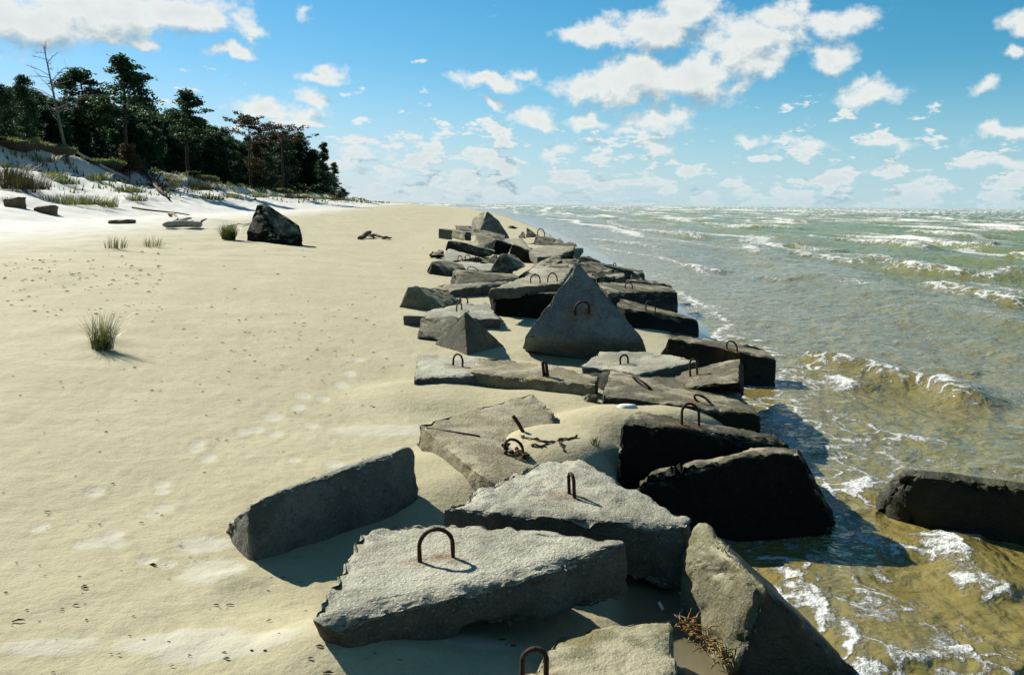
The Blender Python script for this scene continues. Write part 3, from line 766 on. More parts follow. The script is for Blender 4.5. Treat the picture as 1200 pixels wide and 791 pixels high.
# --- middle distance heap
block('dark block with a lit left edge above the heap near the tallest triangle tip', 'black',
      [D(658,297,24), D(672,293,24.2), D(673,304,24), D(659,309,23.8), D(672,292,25), D(660,296,25)], .0)
block('lit grey end of a slab at the right side of the heap', 'grey',
      [D(672,291,25), D(683,291,26), D(684,297,25.6), D(677,304,24.6), D(673,304,24.4), D(684,290,26.6)], None)
block('dark low slab reaching right from the heap, behind the long wedge', 'black',
      [D(677,301,23), D(690,302,23.5), D(704,307,24), D(705,312,23.8), D(680,313,22.5), D(688,300,24.5), D(703,306,25)], None, wet_shade=.5)
block('dark ledge slab just above the tallest triangle tip', 'dark',
      [D(638,312,19.5), D(660,304,20), D(678,305,20.2), D(678,316,19.6), D(639,320,19), D(645,308,20.8), D(676,303,21)], None)
block('dark slab below the ledge running right of the tallest triangle tip', 'black',
      [D(672,309,18.8), D(700,311,19.3), D(722,318,19.2), D(720,326,18.6), D(676,322,18.3), D(700,309,20)], None)
block('lit sandy slab top under the far dark block', 'grey',
      [P(618,294,.62), P(640,287,.64), P(674,288,.60), P(672,293,.58), P(655,300,.55), P(630,301,.58)], .25)
block('thin dark slab lying across the far right of the heap', 'black',
      [D(646,286,30), D(676,286,30.5), D(677,290,30), D(648,290,29.6), D(650,285,31), D(674,285,31)], None)
block('dark box shaped block with a lit left end, far right of the pyramid', 'dark',
      [D(624,287,31), D(628,277,31.5), D(650,280,31.5), D(650,288,31), D(630,276,32.4), D(650,279,32.4)], None)
block('small lit lump of concrete right of the dark box shaped block', 'grey',
      [D(649,281,31.5), D(656,279,31.8), D(661,284,31.4), D(659,288,31), D(648,288,31), D(655,279,32.4)], None, chip=.03)
block('sharp black triangular block right of the far pyramid', 'black',
      [D(617,267,36), D(631,277,35.5), D(616,279,35.5), D(618,267,36.6), D(632,278,36.8)], None)
block('rubble lump left of the sharp black triangular block', 'dark',
      [D(607,277,35.6), D(611,272,36), D(616,273,36), D(617,279,35.4), D(608,279,35.4), D(613,272,36.8)], None, chip=.06, amp=.03)
block('dark flat rock alone on the sand beyond the heap', 'black',
      [P(593,268,.25), P(597,264,.5), P(603,265,.45), P(608,268,.25), P(600,269,.25), P(600,265,.5)], None, chip=.05)
block('far pyramid shaped block topping the end of the row, left face sunlit', 'grey',
      [D(567,248,37), D(571,248,36.8), D(554,256,37.6), D(550,274,37.4), D(562,275,36), D(597,280,36.2), D(584,258,36.6), D(556,278,36.4), D(572,248,37.8), D(597,278,38)], None, amp=.012, chip=.03, bev=.02)
block('dark squared block at the far left end of the row', 'slate',
      [D(513,280,32), D(514,268,32.0), D(531,270,31.8), D(530,282,31.8), D(516,268,33), D(532,269,33)], None)
block('dark brown upright block beside the squared one at the far left end', 'ochre',
      [D(529,279,31.4), D(530,270,31.6), D(544,272,31.2), D(544,283,30.8), D(532,269,32.4), D(545,271,32.2)], None)
block('small sunlit slab face between the brown block and the far pyramid', 'grey',
      [D(544,282,31), D(545,271,31.4), D(553,273,32), D(552,283,31.4), D(546,271,32.5)], None)
block('low dark slab in front of the far pyramid left foot', 'dark',
      [D(533,265,35), D(552,265,35), D(553,271,34.5), D(534,270,34.5), D(534,265,35.8), D(552,265,35.8)], None)
block('ochre and grey gabled block below the far pyramid', 'ochre',
      [D(556,273,29.4), D(549,288,28.8), D(563,293,28), D(579,282,29), D(576,293,28.4), D(558,272,30.4), D(582,280,30.4)], None, amp=.006)
block('dark lintel like slab across the foot of the far pyramid', 'dark',
      [D(554,271,31.5), D(556,269,31.8), D(582,276,31), D(592,279,31), D(592,283,30.6), D(572,279,30.6), D(570,270,32.4), D(592,277,32)], None)
block('dark tilted block right of the gabled block', 'black',
      [D(575,293,27), D(581,280,27.1), D(599,286,27), D(595,300,26.9), D(578,300,26.9), D(583,279,28.2), D(600,286,27.8)], None)
block('pale flat slab top between the dark tilted block and the lit sandy slab', 'grey',
      [P(587,280,.66), P(612,279,.66), P(623,293,.60), P(606,291,.62), P(598,286,.64)], .3)
block('large dark triangular slab leaning in the middle of the heap', 'dark',
      [D(595,300,24.0), D(600,286,24.1), D(637,301,24.0), D(620,309,23.9), D(604,308,23.9), D(602,286,25.0), D(636,300,24.9)], None)
block('long grey and black slab crossing behind the looped pale slab', 'dark',
      [D(521,294,25), D(525,282,25.1), D(542,284,25.1), D(572,293,25), D(581,295,24.9), D(575,301,24.8), D(560,302,24.8), D(528,282,26.0), D(580,293,25.8)], None)
block('pale sloping slab with a row of three small iron loops', 'pale',
      [P(525,291,.72), P(560,301,.56), P(574,305,.46), P(519,308,.42), P(518,303,.50)], .3,
      loops=[((537,309),(542,310),(539,300)), ((545,305),(551,305),(548,299)), ((557,304),(561,304),(559,296))])
block('small dark lump at the outer left of the heap', 'dark',
      [D(502,299,24), D(506,295,24.2), D(520,294,24.2), D(521,301,23.8), D(503,301,23.8), D(518,294,25)], None, chip=.04)
block('grey slab with a dark curved front at the left edge of the heap', 'dark',
      [D(499,319,18.6), D(506,306,18.7), D(513,306,18.7), D(535,316,18.5), D(527,324,18.4), D(505,323,18.5), P(520,305,.5), P(560,313,.35)], None)
block('flat pale slab edge running right below the three loops', 'pale',
      [P(518,309,.50), P(540,306,.50), P(577,308,.50), P(602,317,.40), P(560,318,.40), P(530,316,.44)], .2, loops=[((548,316),(560,319),(554,313))])
block('black wedge with lit sand on top in the middle of the heap', 'black',
      [P(562,306,.55), P(583,297,.66), P(582,310,.46), P(575,309,.48)], .3)
block('low dark pyramid in the centre of the heap', 'dark',
      [D(586,297,18.8), D(593,297,18.9), D(573,318,18.6), D(602,319,18.5), D(618,312,18.8), D(596,297,19.8), D(606,301,19.8)], None)
block('dark end of a flat slab right of the low dark pyramid', 'black',
      [P(607,323,.44), P(625,312,.54), P(622,325,.36), P(612,326,.36)], .2)
block('black block filling the centre right of the heap', 'black',
      [D(622,313,20.6), D(640,303,21), D(651,299,21.5), D(659,300,21), D(656,315,20), D(626,318,20), D(652,298,22.4)], None)
block('pale crumbling slab seen behind the two loops of the stacked slab', 'pale',
      [P(618,318,.62), P(624,312,.68), P(645,316,.66), P(672,310,.62), P(680,318,.60), P(650,326,.56)], .2, chip=.03)
block('dark low slab in front of the lit slab end on the sea side', 'black',
      [D(740,318,20.4), D(752,320,20.6), D(753,327,20.4), D(738,327,20), D(745,317,21.4)], None, wet_shade=.6)
block('mossy dark block under the ledge, left of the tallest triangle tip', 'dark',
      [D(640,313,17.6), D(668,309,17.8), D(668,318,17.5), D(644,323,17.2), D(650,309,18.6)], None)
block('black flat block at the sea side of the heap above the wide topped block', 'black',
      [P(699,325,.55), P(735,322,.45), P(740,330,.30), P(705,333,.42)], .35, wet_shade=.4)
# --- isolated ones
block('big dark pockmarked slab leaning alone on the upper beach, left of the row', 'black',
      [D(289,272,25.5), D(302,239,26), D(310,238,26.1), D(350,264,25.6), D(354,277,25.3), D(325,280,25), D(311,239,26.5), D(352,266,26.4), D(295,270,26.6), D(289,284,25.5), D(355,290,25.3), D(325,294,25)], None, amp=.014, chip=.05, bev=.03, group='solitary concrete blocks')
block('black block standing in the surf at the right edge, with rough lit left end', 'algae',
      [D(1021,612,5.25), D(1030,571,5.3), D(1046,553,5.25), D(1058,556,5.0), D(1078,549,5.1), D(1165,561,4.85), D(1270,580,4.6), D(1068,660,5.0), D(1026,640,5.25), D(1300,680,4.55),
       D(1062,552,5.5), D(1280,576,5.0), D(1040,640,5.8)], None, amp=.012, chip=.035, group='solitary concrete blocks')

# ------------------------------------------------------------------ bits of iron, wood, weed and shell among the blocks
def thing_tube(name, label, cat, pts, rad, ma, group=None, seg=8):
    V_, F_ = tube(pts, rad, seg); o = mesh_obj(name, [tuple(q) for q in V_], F_, ma); return tag(o, label, cat, group)
def surf(px, py, lift=0.0): p = G(px, py); return V((p.x, p.y, p.z + lift))
def bhit(b, px, py, lift=0.0):
    h = b.hit(px, py); g = surf(px, py)
    if h is None or (h - CAM).length > (g - CAM).length: h = g
    return V((h.x, h.y, h.z + lift))
# leaning iron bar in the drift and its crust
a = surf(613, 506); t = D(601, 487, a.y + .02)
thing_tube('iron_bar', 'short rusty iron bar leaning out of the sand drift over the cracked slab', 'iron bar', [a - V((0, 0, .05)), a, (a + t) / 2 + V((.004, 0, 0)), t], .013, M['rust'])
rr = random.Random(4)
mb = MB()
for (x0, y0, x1, y1) in [(590,509,612,514), (610,513,632,517), (630,517,648,519), (640,521,668,515), (664,515,676,512), (624,522,640,524), (655,519,662,532)]:
    p0 = surf(x0, y0, .004); p1 = surf(x1, y1, .004); pts = [p0.lerp(p1, i / 5) + V((rr.uniform(-.01, .01), rr.uniform(-.015, .015), rr.uniform(-.004, .012))) for i in range(6)]
    mb.add(tube(pts, [rr.uniform(.003, .011) for _ in pts], 6))
tag(mb.build('rusted_mesh', M['debris']), 'dark crumbling strip of rusted reinforcement lying across the sand drift', 'rusted reinforcement')
mb = MB()
for i in range(26):
    u = rr.random(); p = bhit(cracked, 588 + 30 * u, 528 + 9 * u + rr.uniform(-3, 4), rr.uniform(0, .02))
    q = p + V((rr.uniform(-.03, .03), rr.uniform(-.03, .03), rr.uniform(0, .02))); mb.add(tube([p, (p + q) / 2 + V((0, 0, .008)), q], [.006, rr.uniform(.010, .018), .005], 5))
tag(mb.build('seaweed_clump', M['debris']), 'black crust of dried weed caught round the foot of the loop on the cracked slab', 'seaweed')
# crack with a rusty rod in the flat slab
p0, p1, p2 = bhit(cracked, 500, 502, .004), bhit(cracked, 540, 508, .004), bhit(cracked, 562, 512, .006)
thing_tube('iron_bar', 'thin rusty rod lying along the crack of the cracked slab', 'iron bar', [p0, p0.lerp(p1, .5), p1, p2], .006, M['rust'])
p0, p1 = surf(512, 434, .015), surf(531, 427, .04)
thing_tube('iron_bar', 'thin rusty rod lying beside the loop of the flat rust streaked slab', 'iron bar', [p0, p0.lerp(p1, .5) + V((0, 0, .01)), p1], .008, M['rust'])
for (a_, b_, lab, rad, ma) in [((572,424),(590,427),'dark twig of weed on the sand above the long thin slab', .014, 'debris'), ((651,440),(668,444),'pale thin stick lying on the long thin slab', .008, 'wood')]:
    q0, q1 = surf(*a_, lift=.02), surf(*b_, lift=.02)
    thing_tube('stick', lab, 'stick', [q0, q0.lerp(q1, .4) + V((0, 0, .012)), q1], [rad, rad * 1.2, rad * .6], M[ma])
# white stick by the tall tilted slab
a = surf(777, 716, .005); t = D(772, 705, a.y + .02)
thing_tube('stick', 'short bleached white stick standing by the right corner of the bottom slab', 'stick', [a, (a + t) / 2, t], [.008, .009, .007], M['shell'])
# white flat shell / foam disc
c = surf(735, 477, .0); vs = []; fs = []
for j in range(14):
    th = 2 * math.pi * j / 14; vs.append((c.x + .085 * math.cos(th) * (1 + .12 * math.sin(3 * th)), c.y + .045 * math.sin(th), c.z - .01))
for j in range(14):
    th = 2 * math.pi * j / 14; vs.append((c.x + .065 * math.cos(th), c.y + .035 * math.sin(th), c.z + .018))
fs = [(j, (j + 1) % 14, 14 + (j + 1) % 14, 14 + j) for j in range(14)] + [tuple(range(14, 28))]
tag(mesh_obj('flat_stone', vs, fs, M['shell']), 'flat white stone lying before the front edge of the long low slab', 'stone')
# small broken lump with weed
block('small brown crumbled lump in the gap between the long thin slab and the low slab', 'ochre',
      [P(678,463,.36), P(690,461,.40), P(704,462,.40), P(704,470,.33), P(682,472,.33)], .1, chip=.03, amp=.02, cat='concrete lump', name='concrete_lump', group='broken concrete shore blocks')
# dried orange seaweed against the tilted slab
mb = MB()
for i in range(150):
    u = rr.random(); px = 802 + 46 * u + rr.uniform(-9, 7); py = 728 + 44 * u + rr.uniform(-9, 9)
    p = P(px, py, .20 - .10 * u + rr.uniform(-.02, .03)); L_ = rr.uniform(.02, .06); th = rr.uniform(0, 6.3)
    q = p + V((math.cos(th) * L_, math.sin(th) * L_, rr.uniform(-.015, .03))); mb.add(tube([p, p.lerp(q, .5) + V((0, 0, rr.uniform(0, .015))), q], [.0015, rr.uniform(.002, .004), .001], 4))
tag(mb.build('dried_seaweed', M['weed']), 'orange brown heap of dried seaweed and stalks at the foot of the tall tilted slab', 'seaweed')

# ------------------------------------------------------------------ grasses
def tuft(px, py, h, w_, n, name, label, ma, group=None, lean=.5, cat='grass tuft', base=.3, blade=.006, wind=V((.10, .05, 0))):
    c = surf(px, py) if not isinstance(px, Vector) else px
    r_ = random.Random(int(c.x * 100) + int(c.y * 31)); V_ = []; F_ = []
    for i in range(n):
        a = r_.uniform(0, 2 * math.pi); rad = w_ * base * math.sqrt(r_.random()); x = c.x + rad * math.cos(a); y = c.y + rad * math.sin(a)
        z = c.z - .01 * h + (0 if h < 1 else 0); hh = h * r_.uniform(.5, 1.05); out = r_.uniform(0, lean) * (.3 + rad / (w_ * base + 1e-6))
        d = V((math.cos(a + r_.uniform(-.5, .5)), math.sin(a + r_.uniform(-.5, .5)), 0)) * out * hh + wind * hh
        sx = V((-math.sin(a + 1.2 * r_.random()), math.cos(a), 0)) * blade; b = len(V_); p = V((x, y, z))
        for j in range(4):
            t = j / 4; q = p + d * t ** 2 + V((0, 0, hh * (t - .22 * out * t * t))); wd = (1 - t * .75)
            V_ += [q - sx * wd, q + sx * wd]
        V_.append(p + d + V((0, 0, hh * (1 - .22 * out))))
        for j in range(3): F_.append((b + 2 * j, b + 2 * j + 1, b + 2 * j + 3, b + 2 * j + 2))
        F_.append((b + 6, b + 7, b + 8))
    o = mesh_obj(name, [tuple(q) for q in V_], F_, M[ma], None, c.copy(), smooth=False)
    return tag(o, label, cat, group)
tuft(120, 409, .40, .30, 260, 'grass_tuft', 'lone spiky green tuft of beach grass on the open sand, nearest of all tufts', 'grass', lean=.75, base=.32, blade=.0035)
tuft(268, 281, .52, .42, 700, 'grass_tuft', 'dense round green tuft of grass left of the solitary leaning slab', 'grass', lean=.65, base=.45, blade=.008)
tuft(135, 291, .30, .5, 70, 'grass_tuft', 'small sparse grass tuft on the beach, left of a pair', 'grass', lean=.4, base=.5, blade=.008)
tuft(179, 289, .28, .5, 70, 'grass_tuft', 'small sparse grass tuft on the beach, right of a pair', 'drygrass', lean=.5, base=.5, blade=.008)
tuft(697, 521, .05, .06, 14, 'seedling', 'tiny bright green seedling in the sand drift beside the black looped block', 'grass', lean=1.2, base=.4, blade=.008, cat='seedling')
T = [(27,222,1.1,2.0,700,'darkgrass','large dark heather like clump high on the dune at the left'),
     (6,212,1.3,2.0,500,'darkgrass','dark clump cut by the left edge of the picture on the dune face'),
     (72,216,.7,1.6,420,'grass','green tuft on the dune below the dead tree'),
     (86,240,.7,2.6,800,'grass','broad bright green clump low on the dune face'),
     (62,209,.6,1.4,300,'drygrass','yellowish tuft just above the green one on the dune'),
     (127,243,.9,.8,160,'drygrass','upright straw coloured tuft at the dune foot'),
     (115,212,.9,1.2,220,'drygrass','dry tuft under the turf overhang'),
     (152,226,.7,1.6,300,'grass','green tuft on the dune slope right of the fallen pole'),
     (160,236,.6,1.0,180,'grass','small green tuft low on the slope right of the fallen pole'),
     (186,220,.7,2.0,380,'grass','green tuft beside the uprooted branches'),
     (200,214,.8,2.2,420,'drygrass','yellow green tuft on the dune shoulder'),
     (232,222,1.2,3.0,600,'darkgrass','dark mossy hummock below the forked pine'),
     (245,234,.6,2.2,300,'grass','green tuft sloping down from the mossy hummock'),
     (270,232,.6,1.6,200,'drygrass','thin dry tuft left of the solitary slab on the dune foot'),
     (300,232,.8,2.4,300,'grass','tuft behind the top of the solitary slab'),
     (318,231,.7,2.6,300,'grass','wide tuft behind and right of the solitary slab'),
     (337,232,.9,3.4,360,'grass','low green clump on the far dune foot'),
     (356,233,.8,3.4,300,'darkgrass','dark low clump on the far dune foot'),
     (374,234,.8,3.6,300,'grass','far green clump near the end of the wood'),
     (395,235,.7,4.0,260,'darkgrass','farthest dark clump where the dune runs out'),
     (45,190,.8,2.0,260,'drygrass','yellow tuft at the top of the dune near the left'),
     (10,236,.3,.6,60,'drygrass','small dry tuft at the foot of the dune by the left edge')]
for (px, py, h, w_, n, ma, lab) in T:
    c = surf(px, py); dd = c.y
    tuft(c, 0, h * .8, w_, n, 'grass_clump', lab, ma, 'grass clumps on the dune', lean=.6, base=.6, blade=.0009 * dd * .35 + .004)
# thin turf and weeds nobody could count, along the dune edge
mb_v = []; mb_f = []
rg_ = random.Random(31)
for i in range(5200):
    y = 30 * (10 ** rg_.uniform(0, 1.0)); cx = float(crest_x(y)); x = cx + rg_.gauss(.4, 1.2) if rg_.random() < .62 else cx + rg_.uniform(0, 8.5)
    if pn(x * .22, y * .22) < .0 and rg_.random() < .8: continue
    z = gh(x, y); hh = rg_.uniform(.15, .5); s_ = .012 + .0009 * y * .5; b = len(mb_v)
    a = rg_.uniform(0, 3.14); ux, uy = math.cos(a) * s_ * 2, math.sin(a) * s_ * 2
    mb_v += [(x - ux, y - uy, z - .03), (x + ux, y + uy, z - .03), (x + rg_.uniform(-.1, .2), y, z + hh)]; mb_f.append((b, b + 1, b + 2))
tag(mesh_obj('dune_turf', mb_v, mb_f, M['grass'], smooth=False), 'thin green turf and weeds scattered along the dune edge', 'grass', kind='stuff')

# ------------------------------------------------------------------ litter on the sand
mb = MB(); rr = random.Random(12)
def bit(px, py, s):
    p = surf(px, py, .002 + s * .04); th = rr.uniform(-.6, .6); q = p + V((math.cos(th) * s, math.sin(th) * s * .6, rr.uniform(-.002, .006)))
    mb.add(tube([p, p.lerp(q, .5) + V((0, 0, s * .12)), q], [s * .05, s * rr.uniform(.07, .16), s * .03], 4))
for i in range(420):
    z = rr.random()
    if z < .35: px, py = rr.uniform(0, 190), rr.gauss(325 + rr.choice([0, 12, -14, 40]), 6)
    elif z < .55: px, py = rr.gauss(340, 90), rr.gauss(395, 26)
    elif z < .75: px, py = rr.uniform(0, 500), rr.uniform(290, 480)
    else: px, py = rr.uniform(0, 480), rr.uniform(420, 791)
    if py < 262 or px < 0: continue
    d = 1500 / (py - 237); bit(px, py, rr.uniform(.006, .018) * (.6 + d * .20))
for (px, py, s) in [(115,530,.04),(22,464,.05),(130,567,.05),(240,487,.04),(284,524,.03),(175,662,.08),(14,729,.09),(95,690,.06),(95,688,.05),(85,710,.05),(52,600,.06),(163,613,.06),
                    (262,772,.05),(260,765,.04),(265,709,.06),(250,709,.05),(312,728,.04),(370,757,.06),(378,789,.07),(585,750,.05),(592,756,.03),(598,757,.05),(500,478,.04),
                    (725,430,.04),(770,450,.04),(700,470,.04),(220,770,.03),(150,745,.03),(210,640,.04)]: bit(px, py, s * .55)
tag(mb.build('beach_litter', M['debris']), 'small brown twigs and weed scraps strewn over the sand', 'beach litter', kind='stuff')

# ------------------------------------------------------------------ driftwood
def limb_pts(a, b, n, jit, r_, sag=0):
    L_ = (b - a).length
    return [a.lerp(b, i / n) + V((r_.uniform(-1, 1), r_.uniform(-1, 1), r_.uniform(-1, 1))) * jit * L_ * (0 < i < n) + V((0, 0, -sag * math.sin(math.pi * i / n))) for i in range(n + 1)]
r_ = random.Random(3)
a, b = surf(192, 268, .12), surf(234, 267, .12)
lg = empty('driftwood_log', a); tag(lg, 'bleached white driftwood log lying half buried before the dune foot', 'driftwood')
V_, F_ = tube([a, a.lerp(b, .1), a.lerp(b, .5) + V((0, 0, .03)), b], [.05, .11, .12, .11], 12); mesh_obj('log', [tuple(q) for q in V_], F_, M['wood'], lg)
V_, F_ = tube([b, b + V((.1, 0, .12)), b + V((.25, .05, .2))], [.05, .04, .02], 6); mesh_obj('branch_stub', [tuple(q) for q in V_], F_, M['brownwood'], lg)
for (p0, p1, lab, rad, ma, lift) in [((155,244),(222,254),'long thin brown stick lying on the white sand below the dune', .05, 'brownwood', .08),
        ((199,252),(208,260),'short dark forked driftwood piece above the bleached log', .07, 'brownwood', .1), ((205,262),(224,258),'bleached branch piece just above the bleached log', .08, 'wood', .08),
        ((268,266),(295,262),'thin twig between the round tuft and the solitary slab', .02, 'brownwood', .05)]:
    q0, q1 = surf(*p0, lift=lift * .6), surf(*p1, lift=lift); thing_tube('driftwood_stick', lab, 'driftwood', limb_pts(q0, q1, 5, .012, r_), [rad, rad, rad * .9, rad * .8, rad * .7, rad * .5], M[ma])
for (px, py, w_, h_, lab) in [(18,243,.62,.42,'square dark weathered timber block sticking out of the dune sand'), (54,250,.75,.32,'dark broken timber piece with a flat top at the dune foot'), (143,262,.8,.16,'low grey stump mound on the white sand')]:
    c = surf(px, py); hs = [c + V((sx * w_ / 2, sy * .3, sz)) for sx in (-1, 1) for sy in (-1, 1) for sz in (-.1, h_ * (1 if sx > 0 else .75))]
    co, f = rough_block(hs, .12, .03, .06, .05, px); o = mesh_obj('timber_piece', co, f, M['brownwood']); tag(o, lab, 'timber')
c0_ = surf(424, 281, .03); rt_ = empty('root_stump', c0_); tag(rt_, 'brown root stump washed up on the sand left of the heap', 'driftwood')
for j, (p0, p1, rad) in enumerate([((422,281),(433,277),.09), ((430,277),(448,280),.06), ((448,281),(459,281),.05)]):
    q0, q1 = surf(*p0, lift=.06), surf(*p1, lift=.08); V_, F_ = tube(limb_pts(q0, q1, 4, .04, r_), [rad, rad * 1.3, rad * 1.1, rad * .8, rad * .4], 7); mesh_obj('root', [tuple(q) for q in V_], F_, M['brownwood'], rt_)
# wire arch and thin stakes at the far end
a, b = P(632, 268, .3), P(638, 277, .3); a = D(630, 277, 35); b = D(638, 277, 35)
thing_tube('wire_arch', 'thin bent iron wire arching above the sand beyond the heap', 'iron wire', [a, D(630, 271, 35), D(633, 267.5, 35), D(636, 269, 35), D(638, 273, 35), b], .02, M['rust'])

# ------------------------------------------------------------------ trees
def blob_leaves(V_, F_, c, rx, rz, n, s, r_):
    for i in range(n):
        u = r_.gauss(0, 1), r_.gauss(0, 1), r_.gauss(0, 1); l = math.sqrt(sum(q * q for q in u)) + 1e-6; rad = r_.random() ** .4
        p = V((c.x + u[0] / l * rx * rad, c.y + u[1] / l * rx * rad, c.z + u[2] / l * rz * rad)); b = len(V_)
        d1 = V((r_.gauss(0, 1), r_.gauss(0, 1), r_.gauss(0, .7))); d1.normalize(); d2 = d1.orthogonal(); d2.rotate(Matrix.Rotation(r_.uniform(0, 6.3), 3, d1)); k_ = s * r_.uniform(.6, 1.4)
        V_ += [p - d1 * k_, p + d2 * k_ * .5, p + d1 * k_ + V((0, 0, .3 * k_)), p - d2 * k_ * .5]; F_.append((b, b + 1, b + 2, b + 3))
def tree_mesh(kind, h, seed):
    """returns dict part -> (verts, faces), in metres, base at origin"""
    r_ = random.Random(seed); tr_ = MB(); br_ = MB(); V_ = []; F_ = []
    lean = V((r_.uniform(-.06, .06), r_.uniform(-.05, .05), 0)) * h
    def ax(t): return V((0, 0, h * t)) + lean * t * t + V((math.sin(t * 5 + seed) * .012 * h, 0, 0)) * t
    r0_ = .017 * h
    tr_.add(tube([ax(i / 12 * .97) - (V((0, 0, .4)) if i == 0 else V((0, 0, 0))) for i in range(13)], [r0_ * (1.35 if i == 0 else 1) * (1 - .82 * i / 12) for i in range(13)], 8))
    if kind == 'tall': lo, n, reach, rz, cl, dens = .42, 44, .21, .30, .065, 95
    elif kind == 'dense': lo, n, reach, rz, cl, dens = .10, 78, .23, .30, .075, 85
    elif kind == 'flat': lo, n, reach, rz, cl, dens = .74, 30, .33, .25, .055, 60
    elif kind == 'cone': lo, n, reach, rz, cl, dens = .06, 84, .21, .25, .055, 70
    elif kind == 'bush': lo, n, reach, rz, cl, dens = .10, 46, .50, .55, .14, 90
    elif kind == 'dead': lo, n, reach, rz, cl, dens = .40, 24, .36, .3, 0, 0
    for i in range(n):
        t = lo + (1 - lo) * ((i + r_.random()) / n); a = r_.uniform(0, 2 * math.pi)
        if kind == 'cone': rch = reach * h * (1.12 - t) * r_.uniform(.7, 1.1); rise = r_.uniform(-.12, .10)
        elif kind == 'tall': rch = reach * h * math.sin(min(1, (t - lo) / (1 - lo) * .8 + .28) * math.pi) ** .6 * r_.uniform(.4, 1.15); rise = r_.uniform(-.05, .45)
        elif kind == 'dense': rch = reach * h * math.sin(min(1, (t - lo) / (1 - lo) * .62 + .38) * math.pi) ** .55 * r_.uniform(.5, 1.1); rise = r_.uniform(-.1, .4)
        elif kind == 'flat': rch = reach * h * r_.uniform(.25, 1.0) * (1.3 - .6 * (t - lo) / (1 - lo)); rise = r_.uniform(.2, .6)
        elif kind == 'bush': rch = reach * h * r_.uniform(.3, 1) * math.sqrt(max(.05, 1.05 - t)); rise = r_.uniform(0, .5)
        else: rch = reach * h * r_.uniform(.4, 1) * (1.05 - .7 * (t - lo) / (1 - lo)); rise = r_.uniform(.05, .7)
        st = ax(t * .97 if kind != 'flat' else min(.93, t * .92)); dv = V((math.cos(a), math.sin(a), 0))
        tip = st + dv * rch + V((0, 0, rise * rch)); mid = st.lerp(tip, .5) + V((0, 0, -.06 * rch + (.12 * rch if kind == 'dead' else 0)))
        rb = r0_ * (.30 if kind != 'dead' else .30) * (1.1 - t * .7)
        br_.add(tube([st, mid, tip], [rb, rb * .7, rb * .3], 5, False))
        if kind == 'dead':
            for q in range(5):
                f_ = r_.uniform(.3, 1); o_ = st.lerp(tip, f_) ; dd = V((dv.x + r_.uniform(-.8, .8), dv.y + r_.uniform(-.8, .8), r_.uniform(.1, 1))) * rch * r_.uniform(.15, .35)
                br_.add(tube([o_, o_ + dd * .5 + V((0, 0, .02 * h * .3)), o_ + dd], [rb * .45, rb * .3, rb * .15], 4, False))
        else:
            k_ = 2 if kind in ('tall', 'flat') else 1
            for q in range(k_ + 1):
                f_ = 1 - .42 * q / (k_) * r_.uniform(.6, 1.1); c = st.lerp(tip, f_) + V((r_.uniform(-.3, .3), r_.uniform(-.3, .3), r_.uniform(-.1, .25))) * cl * h
                s0 = cl * h * r_.uniform(.7, 1.3); blob_leaves(V_, F_, c, s0, s0 * (.42 if kind in ('tall', 'flat') else .6), int(dens / (k_ + 1) * 1.3), .0115 * h * (1 if kind != 'bush' else 2.0), r_)
    return {'trunk': (tr_.v, tr_.f), 'branches': (br_.v, br_.f), 'crown': (V_, F_)}
def raw_mesh(name, vf, ma, smooth=False):
    me = bpy.data.meshes.new(name); me.from_pydata([tuple(q) for q in vf[0]], [], vf[1]); me.materials.append(ma); me.update()
    if smooth: me.polygons.foreach_set('use_smooth', [True] * len(me.polygons))
    return me
TM = {}
def tree_kind(key, kind, h, seed, leaf='pine', bark='bark'):
    d = tree_mesh(kind, h, seed)
    TM[key] = ({'trunk': raw_mesh('trunk', d['trunk'], M[bark], True), 'branches': raw_mesh('branches', d['branches'], M[bark], True)}, h)
    if d['crown'][0]: TM[key][0]['crown'] = raw_mesh('crown', d['crown'], M[leaf])
tree_kind('tall1', 'tall', 12, 5); tree_kind('tall2', 'tall', 11, 19)
tree_kind('dense1', 'dense', 8, 3, 'pinedark'); tree_kind('dense2', 'dense', 8, 8, 'pine'); tree_kind('dense3', 'dense', 8, 14, 'pinedark')
tree_kind('cone1', 'cone', 9, 21, 'pinedark'); tree_kind('cone2', 'cone', 9, 33, 'pine')
tree_kind('flat1', 'flat', 10, 41, 'brownpine'); tree_kind('flat2', 'flat', 10, 47, 'brownpine')
tree_kind('bdense', 'dense', 8, 29, 'brownpine'); tree_kind('dead', 'dead', 9, 52, None or 'pine', 'deadbark'); tree_kind('bush', 'bush', 2.5, 61, 'pinedark'); tree_kind('bbush', 'bush', 2.5, 66, 'brownpine')
def tree(key, x, y, h, label, name='pine_tree', group='trees of the dark wood on the dune', rot=None, tilt=0, cat='tree', wid=1.0, z=None):
    parts, h0 = TM[key]; r_ = random.Random(int(x * 77 + y * 13)); s = h / h0
    e = empty(name, V((x, y, (gh(x, y) if z is None else z) - .05))); e.rotation_euler = (Matrix.Rotation(tilt, 3, 'Y') @ Matrix.Rotation(r_.uniform(0, 6.28) if rot is None else rot, 3, 'Z')).to_euler(); e.scale = (s * wid, s * wid, s)
    for nm, me in parts.items():
        o = bpy.data.objects.new(nm, me); col.objects.link(o); o.parent = e
    return tag(e, label, cat, group)
def at_edge(px, y): # a point above the dune crest seen at photo column px at distance y
    return (px - 600) / F * y * 1.0
def hgt(px, ptop, y):  # height of a tree whose top is at that pixel
    x = D(px, ptop, y); return x.z - gh(x.x, x.y), x.x
def ptree(key, px, ptop, y, label, **kw):
    h, x = hgt(px, ptop, y); return tree(key, x, y, h, label, **kw)
